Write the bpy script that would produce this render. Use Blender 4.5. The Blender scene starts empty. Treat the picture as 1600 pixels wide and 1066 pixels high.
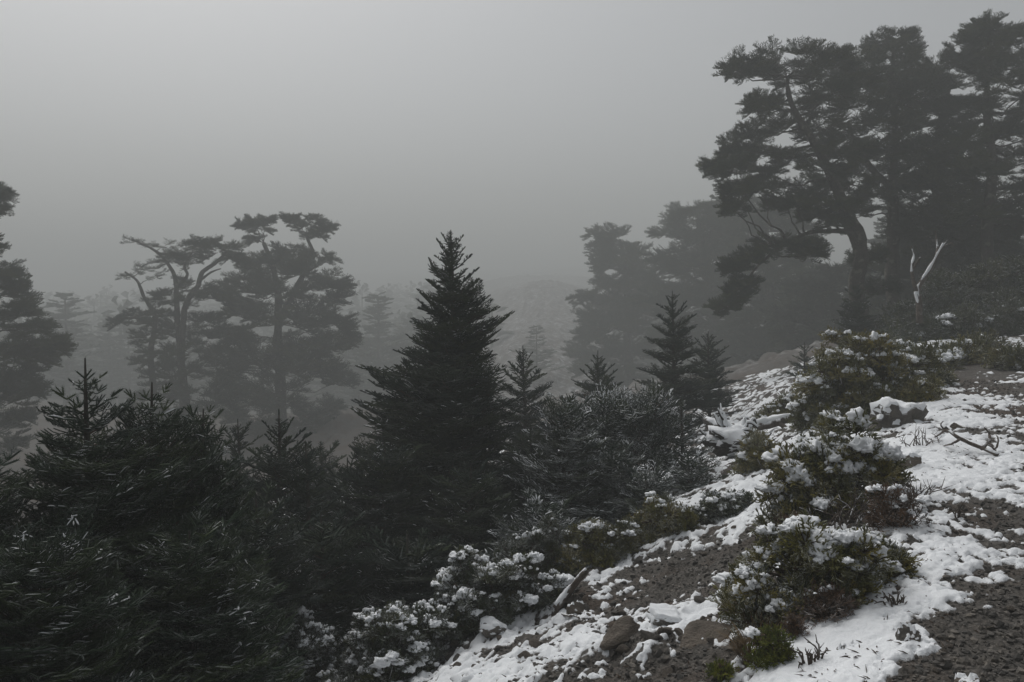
import bpy, math, random
import numpy as np
from mathutils import Vector, Euler, Matrix

random.seed(7); np.random.seed(7)
RAD = math.radians
scene = bpy.context.scene
COL = scene.collection

# ------------------------------------------------------------------ camera, sky, sun, exposure
FPX, HOR = 1331.0, 480.0
PITCH = math.atan((533.0 - HOR) / FPX)
CAM = np.array([0.0, 0.0, 1.6])
cam_d = bpy.data.cameras.new('camera'); cam = bpy.data.objects.new('camera', cam_d); COL.objects.link(cam)
cam.location = CAM; cam.rotation_euler = (RAD(90) - PITCH, 0, 0)
cam_d.sensor_width = 36; cam_d.lens = FPX / 1600 * 36; cam_d.clip_start = 0.05; cam_d.clip_end = 2000
scene.camera = cam

SUN_EL, SUN_AZ = RAD(52), RAD(-28)          # azimuth from +Y towards +X
world = bpy.data.worlds.new('World'); scene.world = world; world.use_nodes = True
wn = world.node_tree; wn.nodes.clear()
sky = wn.nodes.new('ShaderNodeTexSky'); sky.sky_type = 'NISHITA'; sky.sun_disc = False
sky.sun_elevation = SUN_EL; sky.sun_rotation = SUN_AZ; sky.air_density = 1.0; sky.dust_density = 4.0; sky.ozone_density = 1.0
hs = wn.nodes.new('ShaderNodeHueSaturation'); hs.inputs['Saturation'].default_value = 0.22
bg = wn.nodes.new('ShaderNodeBackground'); bg.inputs['Strength'].default_value = 0.112
wo = wn.nodes.new('ShaderNodeOutputWorld')
wn.links.new(sky.outputs[0], hs.inputs['Color']); wn.links.new(hs.outputs[0], bg.inputs[0]); wn.links.new(bg.outputs[0], wo.inputs[0])

sl = bpy.data.lights.new('sun', 'SUN'); sl.energy = 2.0; sl.angle = RAD(60); sl.color = (1.0, 0.985, 0.96)
sun = bpy.data.objects.new('sun', sl); COL.objects.link(sun)
sd = Vector((math.sin(SUN_AZ) * math.cos(SUN_EL), math.cos(SUN_AZ) * math.cos(SUN_EL), math.sin(SUN_EL)))
sun.rotation_euler = sd.to_track_quat('Z', 'Y').to_euler(); sun.location = sd * 50

HAZE_DENSITY, HAZE_TOP = 0.0086, 32.5
scene.view_settings.view_transform = 'Standard'; scene.view_settings.look = 'None'
scene.view_settings.gamma = 1.0; scene.view_settings.use_curve_mapping = False
scene.view_settings.exposure = -0.20
cy = scene.cycles
cy.max_bounces = 5; cy.diffuse_bounces = 2; cy.glossy_bounces = 1; cy.transmission_bounces = 1
cy.volume_bounces = 0; cy.transparent_max_bounces = 4; cy.use_denoising = True
cy.caustics_reflective = False; cy.caustics_refractive = False

# ------------------------------------------------------------------ helpers
def px(u, v, Y):
    """world point at forward distance Y seen at photo position (u, v)"""
    a, b = (u - 800) / FPX, (533 - v) / FPX
    c, s = math.cos(PITCH), math.sin(PITCH)
    dx, dy, dz = a, c + b * s, -s + b * c
    t = Y / dy
    return np.array([CAM[0] + dx * t, CAM[1] + Y, CAM[2] + dz * t])

_rng = np.random.RandomState(11)
_perm = _rng.permutation(512); _perm = np.concatenate([_perm, _perm, _perm])
_g2 = _rng.uniform(0, 2 * np.pi, 512)
_gx, _gy = np.cos(_g2), np.sin(_g2)
_g3 = _rng.normal(size=(512, 3)); _g3 /= np.linalg.norm(_g3, axis=1)[:, None]
def fade(t): return t * t * t * (t * (t * 6 - 15) + 10)
def noise2(x, y):
    x = np.asarray(x, float); y = np.asarray(y, float)
    xi = np.floor(x).astype(int); yi = np.floor(y).astype(int)
    xf = x - xi; yf = y - yi; u = fade(xf); v = fade(yf)
    def g(ix, iy, fx, fy):
        h = _perm[(_perm[ix & 511] + iy) & 511]
        return _gx[h] * fx + _gy[h] * fy
    a = g(xi, yi, xf, yf); b = g(xi + 1, yi, xf - 1, yf)
    c = g(xi, yi + 1, xf, yf - 1); d = g(xi + 1, yi + 1, xf - 1, yf - 1)
    return ((a + u * (b - a)) + v * ((c + u * (d - c)) - (a + u * (b - a)))) * 1.5
def noise3(p):
    p = np.asarray(p, float); i = np.floor(p).astype(int); f = p - i; u = fade(f)
    def g(o):
        h = _perm[(_perm[(_perm[(i[:, 0] + o[0]) & 511] + i[:, 1] + o[1]) & 511] + i[:, 2] + o[2]) & 511]
        return np.einsum('ij,ij->i', _g3[h], f - np.array(o))
    def L(a, b, t): return a + t * (b - a)
    x00 = L(g((0,0,0)), g((1,0,0)), u[:,0]); x10 = L(g((0,1,0)), g((1,1,0)), u[:,0])
    x01 = L(g((0,0,1)), g((1,0,1)), u[:,0]); x11 = L(g((0,1,1)), g((1,1,1)), u[:,0])
    return L(L(x00, x10, u[:,1]), L(x01, x11, u[:,1]), u[:,2]) * 1.5
def fbm2(x, y, octv=4, gain=.5, ox=0.0):
    r = 0; a = 1; f = 1
    for k in range(octv):
        r = r + a * noise2(x * f + ox + 17.3 * k, y * f - ox + 9.1 * k); a *= gain; f *= 2.03
    return r
def fbm3(p, octv=3, gain=.5):
    r = 0; a = 1; f = 1
    for k in range(octv):
        r = r + a * noise3(p * f + 13.7 * k); a *= gain; f *= 2.03
    return r
def sstep(a, b, x):
    t = np.clip((x - a) / (b - a), 0, 1); return t * t * (3 - 2 * t)

# ---- terrain
def dcoord(x, y): return -0.893 * x + 0.45 * y - 0.2
def scoord(x, y): return 0.45 * x + 0.893 * y
_DK = np.array([-60, -14, -5, -2.0, -1.0, 0, 1.0, 2.5, 5, 9, 14, 22, 35, 46, 60, 90, 140, 200, 300, 430.])
_DZ = np.array([14, 4.2, .9, .06, 0, -.02, -.34, -.95, -1.85, -3.0, -4.1, -5.5, -6.5, -6.8, -7, -7, -7, -7, -7, -7])
_dd = np.linspace(-60, 430, 4901); _dz = np.interp(_dd, _DK, _DZ)
_k = np.exp(-np.linspace(-2.2, 2.2, 15) ** 2); _k /= _k.sum()
_dz = np.convolve(np.pad(_dz, 7, mode='edge'), _k, mode='valid')
def base_h(x, y):
    d = dcoord(x, y); s = scoord(x, y)
    f = np.interp(d, _dd, _dz)
    rise = 0.042 * np.clip(s, -30, 60)
    lim = 27.0
    h = f + rise + np.interp(s, [40, 54, 72, 99, 135, 225, 315, 405, 495], [0, -3.0, -6.5, -5, -1.5, 6.5, 15.5, 23.5, 30.5]) + .7 * noise2(x * .013 + 7, y * .013 + 2) * sstep(110, 260, s) + 1.0 * noise2(x * .05 + 7, y * .05 + 2) * sstep(70, 160, s)
    ud = x / np.maximum(y, 1.0)
    h = h + np.interp(y, [58, 80, 100, 130, 170, 250, 350, 450], [0, 4.2, 7.8, 9.8, 10, 7, 3, 0]) * np.exp(-((ud - .03) / .10) ** 2)
    h = h + 0.8 * noise2(x * .045 + 3.1, y * .045 + 8) * sstep(6, 25, np.abs(d)) + 2.5 * noise2(x * .02, y * .02) * sstep(30, 60, d)
    h = h + .11 * noise2(x * .55 + 5, y * .55) * sstep(.2, 1.6, d) + .03 * noise2(x * .7, y * .7 + 4)
    return np.minimum(h, lim)
def rough_h(x, y):
    d = dcoord(x, y); sc = sstep(.1, 1.2, d)
    n1 = noise2(x * 2.6 + 4, y * 2.6); n2 = noise2(x * 6.5, y * 6.5 + 7)
    return (.012 + .05 * sc) * n1 + (.010 + .026 * sc) * n2
def fine_h(x, y):
    d = dcoord(x, y); sc = sstep(.1, 1.2, d)
    return (.006 + .009 * sc) * noise2(x * 16, y * 16) + (.004 + .004 * sc) * noise2(x * 38, y * 38)
def G(x, y):
    x = np.asarray(x, float); y = np.asarray(y, float)
    return base_h(x, y) + rough_h(x, y)
def gh(x, y): return float(G(np.array([x]), np.array([y]))[0])
def hit(u, v, lo=2.0, hi=120.0):
    Ys = np.geomspace(lo, hi, 1500)
    p0 = px(u, v, 1.0) - CAM
    P = CAM[None] + Ys[:, None] * p0[None]
    below = P[:, 2] < G(P[:, 0], P[:, 1])
    k = int(np.argmax(below)) if below.any() else len(Ys) - 1
    return P[k].copy()

# ---- mesh building
class MB:
    def __init__(s): s.v = []; s.f = []; s.m = []; s.n = 0
    def add(s, v, f, mat=0):
        v = np.asarray(v, float).reshape(-1, 3); f = np.asarray(f, int).reshape(-1, 3)
        s.v.append(v); s.f.append(f + s.n); s.m.append(np.full(len(f), mat, int)); s.n += len(v)
    def mesh(s, name, mats, smooth=False):
        me = bpy.data.meshes.new(name)
        V = np.concatenate(s.v); F = np.concatenate(s.f); M = np.concatenate(s.m)
        me.vertices.add(len(V)); me.vertices.foreach_set('co', V.astype(np.float32).ravel())
        me.loops.add(F.size); me.loops.foreach_set('vertex_index', F.astype(np.int32).ravel())
        me.polygons.add(len(F)); me.polygons.foreach_set('loop_start', np.arange(0, F.size, 3, dtype=np.int32))
        me.polygons.foreach_set('loop_total', np.full(len(F), 3, np.int32))
        for m in mats: me.materials.append(m)
        me.polygons.foreach_set('material_index', M.astype(np.int32))
        me.polygons.foreach_set('use_smooth', np.full(len(F), bool(smooth)))
        me.update(calc_edges=True)
        return me
def link(name, data, parent=None, loc=None, rot=None, scale=None):
    o = bpy.data.objects.new(name, data); COL.objects.link(o)
    if parent is not None: o.parent = parent
    if loc is not None: o.location = [float(c) for c in loc]
    if rot is not None: o.rotation_euler = rot
    if scale is not None: o.scale = (scale,) * 3 if np.isscalar(scale) else scale
    return o
def tag(o, label, cat, group=None):
    o['label'] = label; o['category'] = cat
    if group: o['group'] = group
    return o
def thing(name, label, cat, loc, group=None):
    return tag(link(name, None, loc=loc), label, cat, group)
def nrm(v): return v / np.maximum(np.linalg.norm(v, axis=-1, keepdims=True), 1e-9)

def tube(mb, pts, rad, n=7, mat=0, jit=0.0, cap=True):
    pts = np.asarray(pts, float); rad = np.broadcast_to(np.asarray(rad, float), (len(pts),)).copy()
    k = len(pts); T = nrm(np.gradient(pts, axis=0))
    up = np.array([0, 0, 1.0]) if abs(T[0][2]) < .9 else np.array([1.0, 0, 0])
    b = nrm(np.cross(T[0], up)); V = []
    ang = np.arange(n) * 2 * np.pi / n
    for i in range(k):
        b = nrm(b - T[i] * np.dot(b, T[i])); c = np.cross(T[i], b)
        ring = pts[i] + rad[i] * (np.cos(ang)[:, None] * b + np.sin(ang)[:, None] * c)
        if jit: ring = ring + (noise3(ring * (2.2 / max(rad.max(), .01)) + 3.3) * jit * rad[i])[:, None] * nrm(ring - pts[i])
        V.append(ring)
    V = np.concatenate(V + [pts[-1:] + T[-1] * rad[-1] * .6, pts[:1]])
    F = []
    for i in range(k - 1):
        for j in range(n):
            a = i * n + j; c2 = i * n + (j + 1) % n
            F += [(a, c2, a + n), (c2, c2 + n, a + n)]
    if cap:
        for j in range(n):
            F.append(((k - 1) * n + j, (k - 1) * n + (j + 1) % n, k * n)); F.append(((j + 1) % n, j, k * n + 1))
    mb.add(V, F, mat)
def bez(ctrl, n=10, wob=0.0, seed=0):
    """smooth curve through control points (Catmull-Rom) with a wobble"""
    c = np.asarray(ctrl, float)
    if len(c) == 2: c = np.array([c[0], (c[0] + c[1]) / 2, c[1]])
    P = np.concatenate([[2 * c[0] - c[1]], c, [2 * c[-1] - c[-2]]])
    out = []
    seg = len(c) - 1
    for t in np.linspace(0, seg - 1e-6, n):
        i = int(t); f = t - i; a, b, d, e = P[i], P[i + 1], P[i + 2], P[i + 3]
        out.append(.5 * ((2 * b) + (-a + d) * f + (2 * a - 5 * b + 4 * d - e) * f * f + (-a + 3 * b - 3 * d + e) * f ** 3))
    out = np.array(out)
    if wob:
        L = np.linalg.norm(c[-1] - c[0]); q = out * (3.0 / max(L, .1)) + seed * 7.7
        w = np.stack([noise3(q), noise3(q + 31.3), noise3(q + 77.7)], 1) * wob * L
        w *= np.sin(np.linspace(0, np.pi, n))[:, None] ** .5
        out = out + w
    return out

def icosphere(sub):
    import bmesh
    bm = bmesh.new(); bmesh.ops.create_icosphere(bm, subdivisions=sub, radius=1.0)
    v = np.array([p.co[:] for p in bm.verts]); f = np.array([[q.index for q in p.verts] for p in bm.faces]); bm.free()
    return v, f
ICO = {k: icosphere(k) for k in (1, 2, 3, 4)}

# ------------------------------------------------------------------ materials
def material(name, rough=.9):
    m = bpy.data.materials.new(name); m.use_nodes = True; nt = m.node_tree
    b = nt.nodes['Principled BSDF']; b.inputs['Roughness'].default_value = rough
    b.inputs['Specular IOR Level'].default_value = .25
    return m, nt, b
def nd(nt, t, **kw):
    n = nt.nodes.new(t)
    for k, v in kw.items():
        if k in n.inputs: n.inputs[k].default_value = v
        else: setattr(n, k, v)
    return n
def ramp(nt, fac, stops, interp='LINEAR'):
    r = nt.nodes.new('ShaderNodeValToRGB'); r.color_ramp.interpolation = interp
    e = r.color_ramp.elements
    while len(e) < len(stops): e.new(.5)
    for i, (p, c) in enumerate(stops):
        e[i].position = p; e[i].color = (c, c, c, 1) if np.isscalar(c) else (*c, 1)
    nt.links.new(fac, r.inputs[0]); return r.outputs[0]
def mix(nt, fac, a, b, mode='MIX'):
    m = nt.nodes.new('ShaderNodeMix'); m.data_type = 'RGBA'; m.blend_type = mode
    for sck, val in ((0, fac), (6, a), (7, b)):
        if hasattr(val, 'is_output'): nt.links.new(val, m.inputs[sck])
        else: m.inputs[sck].default_value = val if np.isscalar(val) else (*val, 1)
    return m.outputs[2]
def noise(nt, scale, detail=4, coords='Object', rough=.55):
    tc = nt.nodes.new('ShaderNodeTexCoord'); n = nd(nt, 'ShaderNodeTexNoise', Scale=scale, Detail=detail, Roughness=rough)
    if coords == 'World':
        g = nt.nodes.new('ShaderNodeNewGeometry'); nt.links.new(g.outputs['Position'], n.inputs['Vector'])
    else: nt.links.new(tc.outputs[coords], n.inputs['Vector'])
    return n.outputs['Fac']
def bump(nt, b, h, strength=.5, dist=.01):
    n = nd(nt, 'ShaderNodeBump', Strength=strength, Distance=dist); nt.links.new(h, n.inputs['Height']); nt.links.new(n.outputs[0], b.inputs['Normal'])
def upness(nt):
    g = nt.nodes.new('ShaderNodeNewGeometry'); s = nt.nodes.new('ShaderNodeSeparateXYZ')
    nt.links.new(g.outputs['Normal'], s.inputs[0]); return s.outputs[2]
def mmath(nt, op, a, b):
    m = nt.nodes.new('ShaderNodeMath'); m.operation = op
    for i, v in enumerate((a, b)):
        if hasattr(v, 'is_output'): nt.links.new(v, m.inputs[i])
        else: m.inputs[i].default_value = v
    return m.outputs[0]
SNOWC = (.80, .82, .84)
def needle_mat(name, dark, light, frost=0.0, frost_scale=6):
    m, nt, b = material(name, .75)
    oi = nt.nodes.new('ShaderNodeObjectInfo')
    n = noise(nt, 9, 3, 'Object'); c = ramp(nt, n, [(.3, dark), (.7, light)])
    v = mix(nt, 1.0, c, ramp(nt, oi.outputs['Random'], [(0, (.62, .68, .80)), (.5, (.95, .95, .9)), (1, (1.45, 1.25, .85))]), 'MULTIPLY')
    if frost > 0:
        u = upness(nt); f = noise(nt, frost_scale, 3, 'World')
        k = mmath(nt, 'MULTIPLY', ramp(nt, u, [(.25, 0), (.85, 1)]), ramp(nt, f, [(.52 - .2 * frost, 0), (.72 - .2 * frost, 1)]))
        k = mmath(nt, 'MULTIPLY', k, min(1, .25 + frost * .7))
        v = mix(nt, k, v, SNOWC)
    nt.links.new(v, b.inputs['Base Color']); return m
M = {}
M['needle_near'] = needle_mat('needle_near', (.014, .026, .016), (.042, .070, .036), .20, 11)
M['needle_mid'] = needle_mat('needle_mid', (.014, .024, .017), (.034, .052, .033), .06, 4)
M['needle_frosted'] = needle_mat('needle_frosted', (.018, .030, .021), (.042, .062, .040), .5, 5)
M['needle_old'] = needle_mat('needle_old', (.020, .031, .018), (.055, .072, .038), .06, 2)
M['juniper_leaf'] = needle_mat('juniper_leaf', (.055, .058, .015), (.205, .190, .050), .5, 7)
M['juniper_leaf_dark'] = needle_mat('juniper_leaf_dark', (.022, .032, .013), (.065, .080, .028), .6, 7)
M['rust_leaf'] = needle_mat('rust_leaf', (.055, .030, .017), (.13, .078, .045), .3, 8)
M['yellow_leaf'] = needle_mat('yellow_leaf', (.07, .09, .015), (.16, .18, .035), .0)
def mk_snow():
    m, nt, b = material('snow', .65)
    c = mix(nt, ramp(nt, noise(nt, 3.5, 4, 'World'), [(.4, 0), (.75, .35)]), SNOWC, (.66, .68, .70))
    nt.links.new(c, b.inputs['Base Color'])
    h = mmath(nt, 'ADD', noise(nt, 60, 4, 'World'), mmath(nt, 'MULTIPLY', noise(nt, 260, 2, 'World'), .4))
    bump(nt, b, h, .35, .006); return m
M['snow'] = mk_snow()
def mk_snow_ground():
    m, nt, b = material('snow_ground', .7)
    c = mix(nt, ramp(nt, noise(nt, 2.5, 5, 'World'), [(.4, 0), (.75, .5)]), SNOWC, (.60, .62, .64))
    at = nt.nodes.new('ShaderNodeAttribute'); at.attribute_name = 'depth'
    d = mmath(nt, 'MULTIPLY', at.outputs['Fac'], 28.0)
    n = mmath(nt, 'ADD', noise(nt, 38, 5, 'World', .7), mmath(nt, 'MULTIPLY', noise(nt, 120, 3, 'World'), .5))
    k = ramp(nt, mmath(nt, 'ADD', mmath(nt, 'MULTIPLY', d, 1.1), mmath(nt, 'SUBTRACT', .95, n)), [(.18, 1), (.52, 0)])
    dirt = ramp(nt, noise(nt, 60, 4, 'World', .7), [(.3, (.045, .041, .037)), (.6, (.11, .10, .09)), (.8, (.30, .29, .28))])
    nt.links.new(mix(nt, k, c, dirt), b.inputs['Base Color'])
    h = mmath(nt, 'ADD', noise(nt, 34, 5, 'World', .6), mmath(nt, 'MULTIPLY', noise(nt, 150, 3, 'World'), .4))
    bump(nt, b, h, .7, .012); return m
M['snow_ground'] = mk_snow_ground()
def mk_bark(name, a, bb, snow=0.0, lich=0.0):
    m, nt, b = material(name, .95)
    n = noise(nt, 14, 6, 'Object', .65); c = ramp(nt, n, [(.3, a), (.7, bb)])
    if lich: c = mix(nt, ramp(nt, noise(nt, 5, 5, 'Object'), [(.55, 0), (.65, lich)]), c, (.17, .17, .13))
    if snow:
        k = mmath(nt, 'MULTIPLY', ramp(nt, upness(nt), [(.05, 0), (.4, 1)]), ramp(nt, noise(nt, 7, 3, 'Object'), [(.62 - snow * .3, 0), (.70 - snow * .3, 1)]))
        c = mix(nt, k, c, SNOWC)
    nt.links.new(c, b.inputs['Base Color']); bump(nt, b, n, .8, .03); return m
M['bark'] = mk_bark('bark', (.030, .026, .022), (.085, .075, .064), 0, .7)
M['twig'] = mk_bark('twig', (.035, .024, .017), (.085, .055, .036), .1)
M['deadwood'] = mk_bark('deadwood', (.045, .034, .027), (.14, .115, .095), .35)
M['deadwood_snowy'] = mk_bark('deadwood_snowy', (.06, .052, .045), (.17, .15, .13), 1.5)
M['rotten'] = mk_bark('rotten', (.012, .010, .009), (.040, .032, .026), 0)
def mk_rock(name, a, bb, snow=.0):
    m, nt, b = material(name, .9)
    n = noise(nt, 3.2, 7, 'Object', .62); c = ramp(nt, n, [(.3, a), (.55, bb), (.8, tuple(x * .7 for x in bb))])
    c = mix(nt, ramp(nt, noise(nt, 9, 4, 'Object'), [(.60, 0), (.68, .6)]), c, (.20, .18, .13))
    if snow:
        k = mmath(nt, 'MULTIPLY', ramp(nt, upness(nt), [(.55, 0), (.8, 1)]), ramp(nt, noise(nt, 6, 4, 'World'), [(.55 - snow * .25, 0), (.62 - snow * .25, 1)]))
        c = mix(nt, k, c, SNOWC)
    nt.links.new(c, b.inputs['Base Color'])
    bump(nt, b, mmath(nt, 'ADD', noise(nt, 22, 8, 'Object', .75), mmath(nt, 'MULTIPLY', noise(nt, 90, 4, 'Object'), .3)), 1.0, .035); return m
M['rock'] = mk_rock('rock', (.060, .056, .051), (.17, .156, .138))
M['rock_brown'] = mk_rock('rock_brown', (.070, .060, .050), (.20, .170, .140))
M['rock_dusted'] = mk_rock('rock_dusted', (.05, .046, .042), (.14, .125, .11), .7)
def mk_gravel_stone():
    m, nt, b = material('gravel_stone', .9)
    n = noise(nt, 14, 3, 'World'); c = ramp(nt, n, [(.3, (.050, .048, .045)), (.5, (.095, .088, .080)), (.7, (.19, .17, .145))])
    nt.links.new(c, b.inputs['Base Color']); bump(nt, b, noise(nt, 80, 4, 'World'), .5, .005); return m
M['gravel_stone'] = mk_gravel_stone()
def mk_ground():
    m, nt, b = material('ground', .95)
    big = noise(nt, 1.1, 5, 'World'); fine = noise(nt, 45, 5, 'World', .7); mid = noise(nt, 9, 5, 'World')
    c = ramp(nt, fine, [(.3, (.040, .037, .033)), (.52, (.092, .084, .075)), (.75, (.19, .17, .152))])
    c = mix(nt, ramp(nt, big, [(.48, 0), (.62, .55)]), c, (.070, .042, .026))
    vor = nd(nt, 'ShaderNodeTexVoronoi', Scale=55.0); g = nt.nodes.new('ShaderNodeNewGeometry'); nt.links.new(g.outputs['Position'], vor.inputs['Vector'])
    c = mix(nt, .3, c, mix(nt, 1.0, c, ramp(nt, vor.outputs['Distance'], [(.0, 1.8), (.7, .35)]), 'MULTIPLY'))
    # far slope: snow lying between tufts
    sp = nt.nodes.new('ShaderNodeSeparateXYZ'); nt.links.new(g.outputs['Position'], sp.inputs[0])
    far = mmath(nt, 'MULTIPLY', ramp(nt, mmath(nt, 'MULTIPLY', sp.outputs[1], .01), [(.30, 0), (.45, 1)]), ramp(nt, mmath(nt, 'ADD', mmath(nt, 'MULTIPLY', sp.outputs[0], .02), .5), [(.36, 0), (.50, 1)]))
    k = mmath(nt, 'MULTIPLY', far, ramp(nt, noise(nt, 1.0, 10, 'World', .85), [(.49, 0), (.66, .8)]))
    c = mix(nt, k, c, SNOWC)
    nt.links.new(c, b.inputs['Base Color'])
    bump(nt, b, mmath(nt, 'ADD', mmath(nt, 'MULTIPLY', vor.outputs['Distance'], -.6), fine), 1.0, .012); return m
M['ground'] = mk_ground()
def mk_grass(name, a, bb):
    m, nt, b = material(name, .8); nt.links.new(ramp(nt, noise(nt, 20, 2), [(.3, a), (.7, bb)]), b.inputs['Base Color']); return m
M['dry_grass'] = mk_grass('dry_grass', (.07, .045, .02), (.20, .14, .075))

# ------------------------------------------------------------------ ground sheet and snow cover
BARE = [  # photo position of bare or snowy places: u, v, radius m, strength
    (1090, 890, .85, -1.1), (1000, 940, .35, -.35), (1190, 845, .45, -.8), (1140, 1040, .40, -.9), (1060, 1050, .25, -.4), (1130, 860, .5, -.8),
    (1590, 1000, .50, -1.0), (1560, 1050, .45, -.9), (1600, 900, .55, -.8), (1590, 830, .45, -.8), (1520, 1066, .3, -.9), (1420, 1060, .16, -.7),
    (1530, 795, .35, -.9), (1430, 975, .10, -.6), (1400, 860, .18, -.4), (1530, 600, 1.3, -.5), (1570, 570, 1.8, -.6), (1530, 570, 1.0, -.5),
    (1480, 620, .5, .35), (1500, 700, .9, .6), (1500, 760, .7, .55), (1460, 880, .5, .6), (1500, 860, .45, .5), (1500, 522, 3.5, -.5), (1380, 1010, .35, 1.1), (1300, 1020, .3, 1.0),
    (1440, 940, .22, .6), (1260, 1045, .22, .8), (1190, 790, .6, .9), (1110, 800, .7, .5), (1060, 850, .4, .3), (1250, 660, 1.0, .6), (1400, 830, .25, .4),
    (900, 960, .5, .35), (850, 1020, .6, .4), (960, 900, .5, .6), (1090, 960, .18, .7), (760, 1010, .5, .4), (1480, 530, 2.0, .5)]
_bare = []
def cover(x, y):
    d = dcoord(x, y)
    base = np.interp(d, [-3.5, -1.6, -.8, -.1, .5, 1.2, 4.2, 6], [-.12, -.10, -.02, .20, .20, .12, .08, -.1])
    for (bx, by, r, s) in _bare:
        base = base + s * .5 * np.exp(-(((x - bx) ** 2 + (y - by) ** 2) / (r * r)))
    return base
for (u, v, r, s) in BARE:
    p = hit(u, v); _bare.append((p[0], p[1], r, s))
def snow_m(x, y):
    n = .40 * noise2(x * 1.15 + 9, y * 1.15) + .42 * noise2(x * 3.3, y * 3.3 + 2) + .46 * noise2(x * 8.5 + 1, y * 8.5) + .40 * noise2(x * 19, y * 19 + 5) + .22 * noise2(x * 42, y * 42)
    return cover(x, y) + n
def snow_z(x, y):
    d = dcoord(x, y)
    m = snow_m(x, y); sc = sstep(.1, 1.2, d)
    th = .034 * np.tanh(m * 2.6) + (.006 + .014 * sc) * noise2(x * 9, y * 9) + (.005 + .007 * sc) * noise2(x * 22, y * 22 + 3) + .0035 * noise2(x * 44, y * 44 + 3) + .004
    return base_h(x, y) + rough_h(x, y) * .72 + th - .004, m
def polar(fine):
    az = [-180, -150, -120, -90, -75, -60] + list(np.arange(-50, -16, 1.5)) + list(np.arange(-16, 34, fine)) + list(np.arange(34, 60, 1.5)) + [60, 75, 90, 105, 120, 135, 150, 165]
    return np.radians(np.array(az))
def sheet(name, mat, snow):
    az = polar(.115)
    r = np.concatenate([[.6, 1.1, 1.6, 2.0], np.geomspace(2.2, 30, 620), np.geomspace(30.6, 720, 150)])
    if snow: r = np.geomspace(2.2, 30, 640)
    if snow: az = np.radians(np.arange(-16, 36, .115))
    A, R = np.meshgrid(az, r); X = R * np.sin(A); Y = R * np.cos(A)
    na, nr = len(az), len(r)
    if snow: Z, Mm = snow_z(X, Y)
    else:
        Z = G(X, Y) + fine_h(X, Y) * (R < 30)
        Z = Z + sstep(28, 45, R) * (.35 * noise2(X * .7, Y * .7) + .25 * noise2(X * 1.9, Y * 1.9))
    V = np.stack([X, Y, Z], -1).reshape(-1, 3)
    i = np.arange(nr - 1)[:, None] * na; j = np.arange(na - (1 if snow else 0))[None]
    j2 = (j + 1) % na
    a, b, c, d = (i + j).ravel(), (i + j2).ravel(), (i + na + j2).ravel(), (i + na + j).ravel()
    F = np.concatenate([np.stack([a, b, c], 1), np.stack([a, c, d], 1)])
    if snow:
        keep = (Z - G(X, Y) > -.016).ravel()
        F = F[keep[F].any(axis=1)]
        used = np.unique(F); remap = np.zeros(len(V), int); remap[used] = np.arange(len(used)); V = V[used]; F = remap[F]
    else:
        V = np.concatenate([V, [[0, 0, gh(0, 0)]]]); cidx = len(V) - 1
        jj = np.arange(na); F = np.concatenate([F, np.stack([jj, np.full(na, cidx), (jj + 1) % na], 1)])
    F = F[:, ::-1]
    mb = MB(); mb.add(V, F); me = mb.mesh(name, [mat], True)
    if snow:
        at = me.attributes.new('depth', 'FLOAT', 'POINT'); at.data.foreach_set('value', (Z - G(X, Y)).ravel()[used].astype(np.float32))
    o = link(name, me); o['kind'] = 'structure'; return o
sheet('ground', M['ground'], False)
sheet('snow_cover', M['snow_ground'], True)

hz = MB(); hv = np.array([(x, y, z) for x in (-730, 730) for y in (-730, 730) for z in (-22.0, HAZE_TOP)])
hz.add(hv, [(0,1,3),(0,3,2),(4,6,7),(4,7,5),(0,4,5),(0,5,1),(2,3,7),(2,7,6),(0,2,6),(0,6,4),(1,5,7),(1,7,3)])
hm = bpy.data.materials.new('haze'); hm.use_nodes = True; hm.node_tree.nodes.clear()
pv = hm.node_tree.nodes.new('ShaderNodeVolumePrincipled'); ho = hm.node_tree.nodes.new('ShaderNodeOutputMaterial')
pv.inputs['Color'].default_value = (.880, .915, .905, 1); pv.inputs['Density'].default_value = HAZE_DENSITY; pv.inputs['Anisotropy'].default_value = .15
hm.node_tree.links.new(pv.outputs[0], ho.inputs['Volume'])
haze = link('haze', hz.mesh('haze', [hm])); haze['kind'] = 'stuff'

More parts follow.
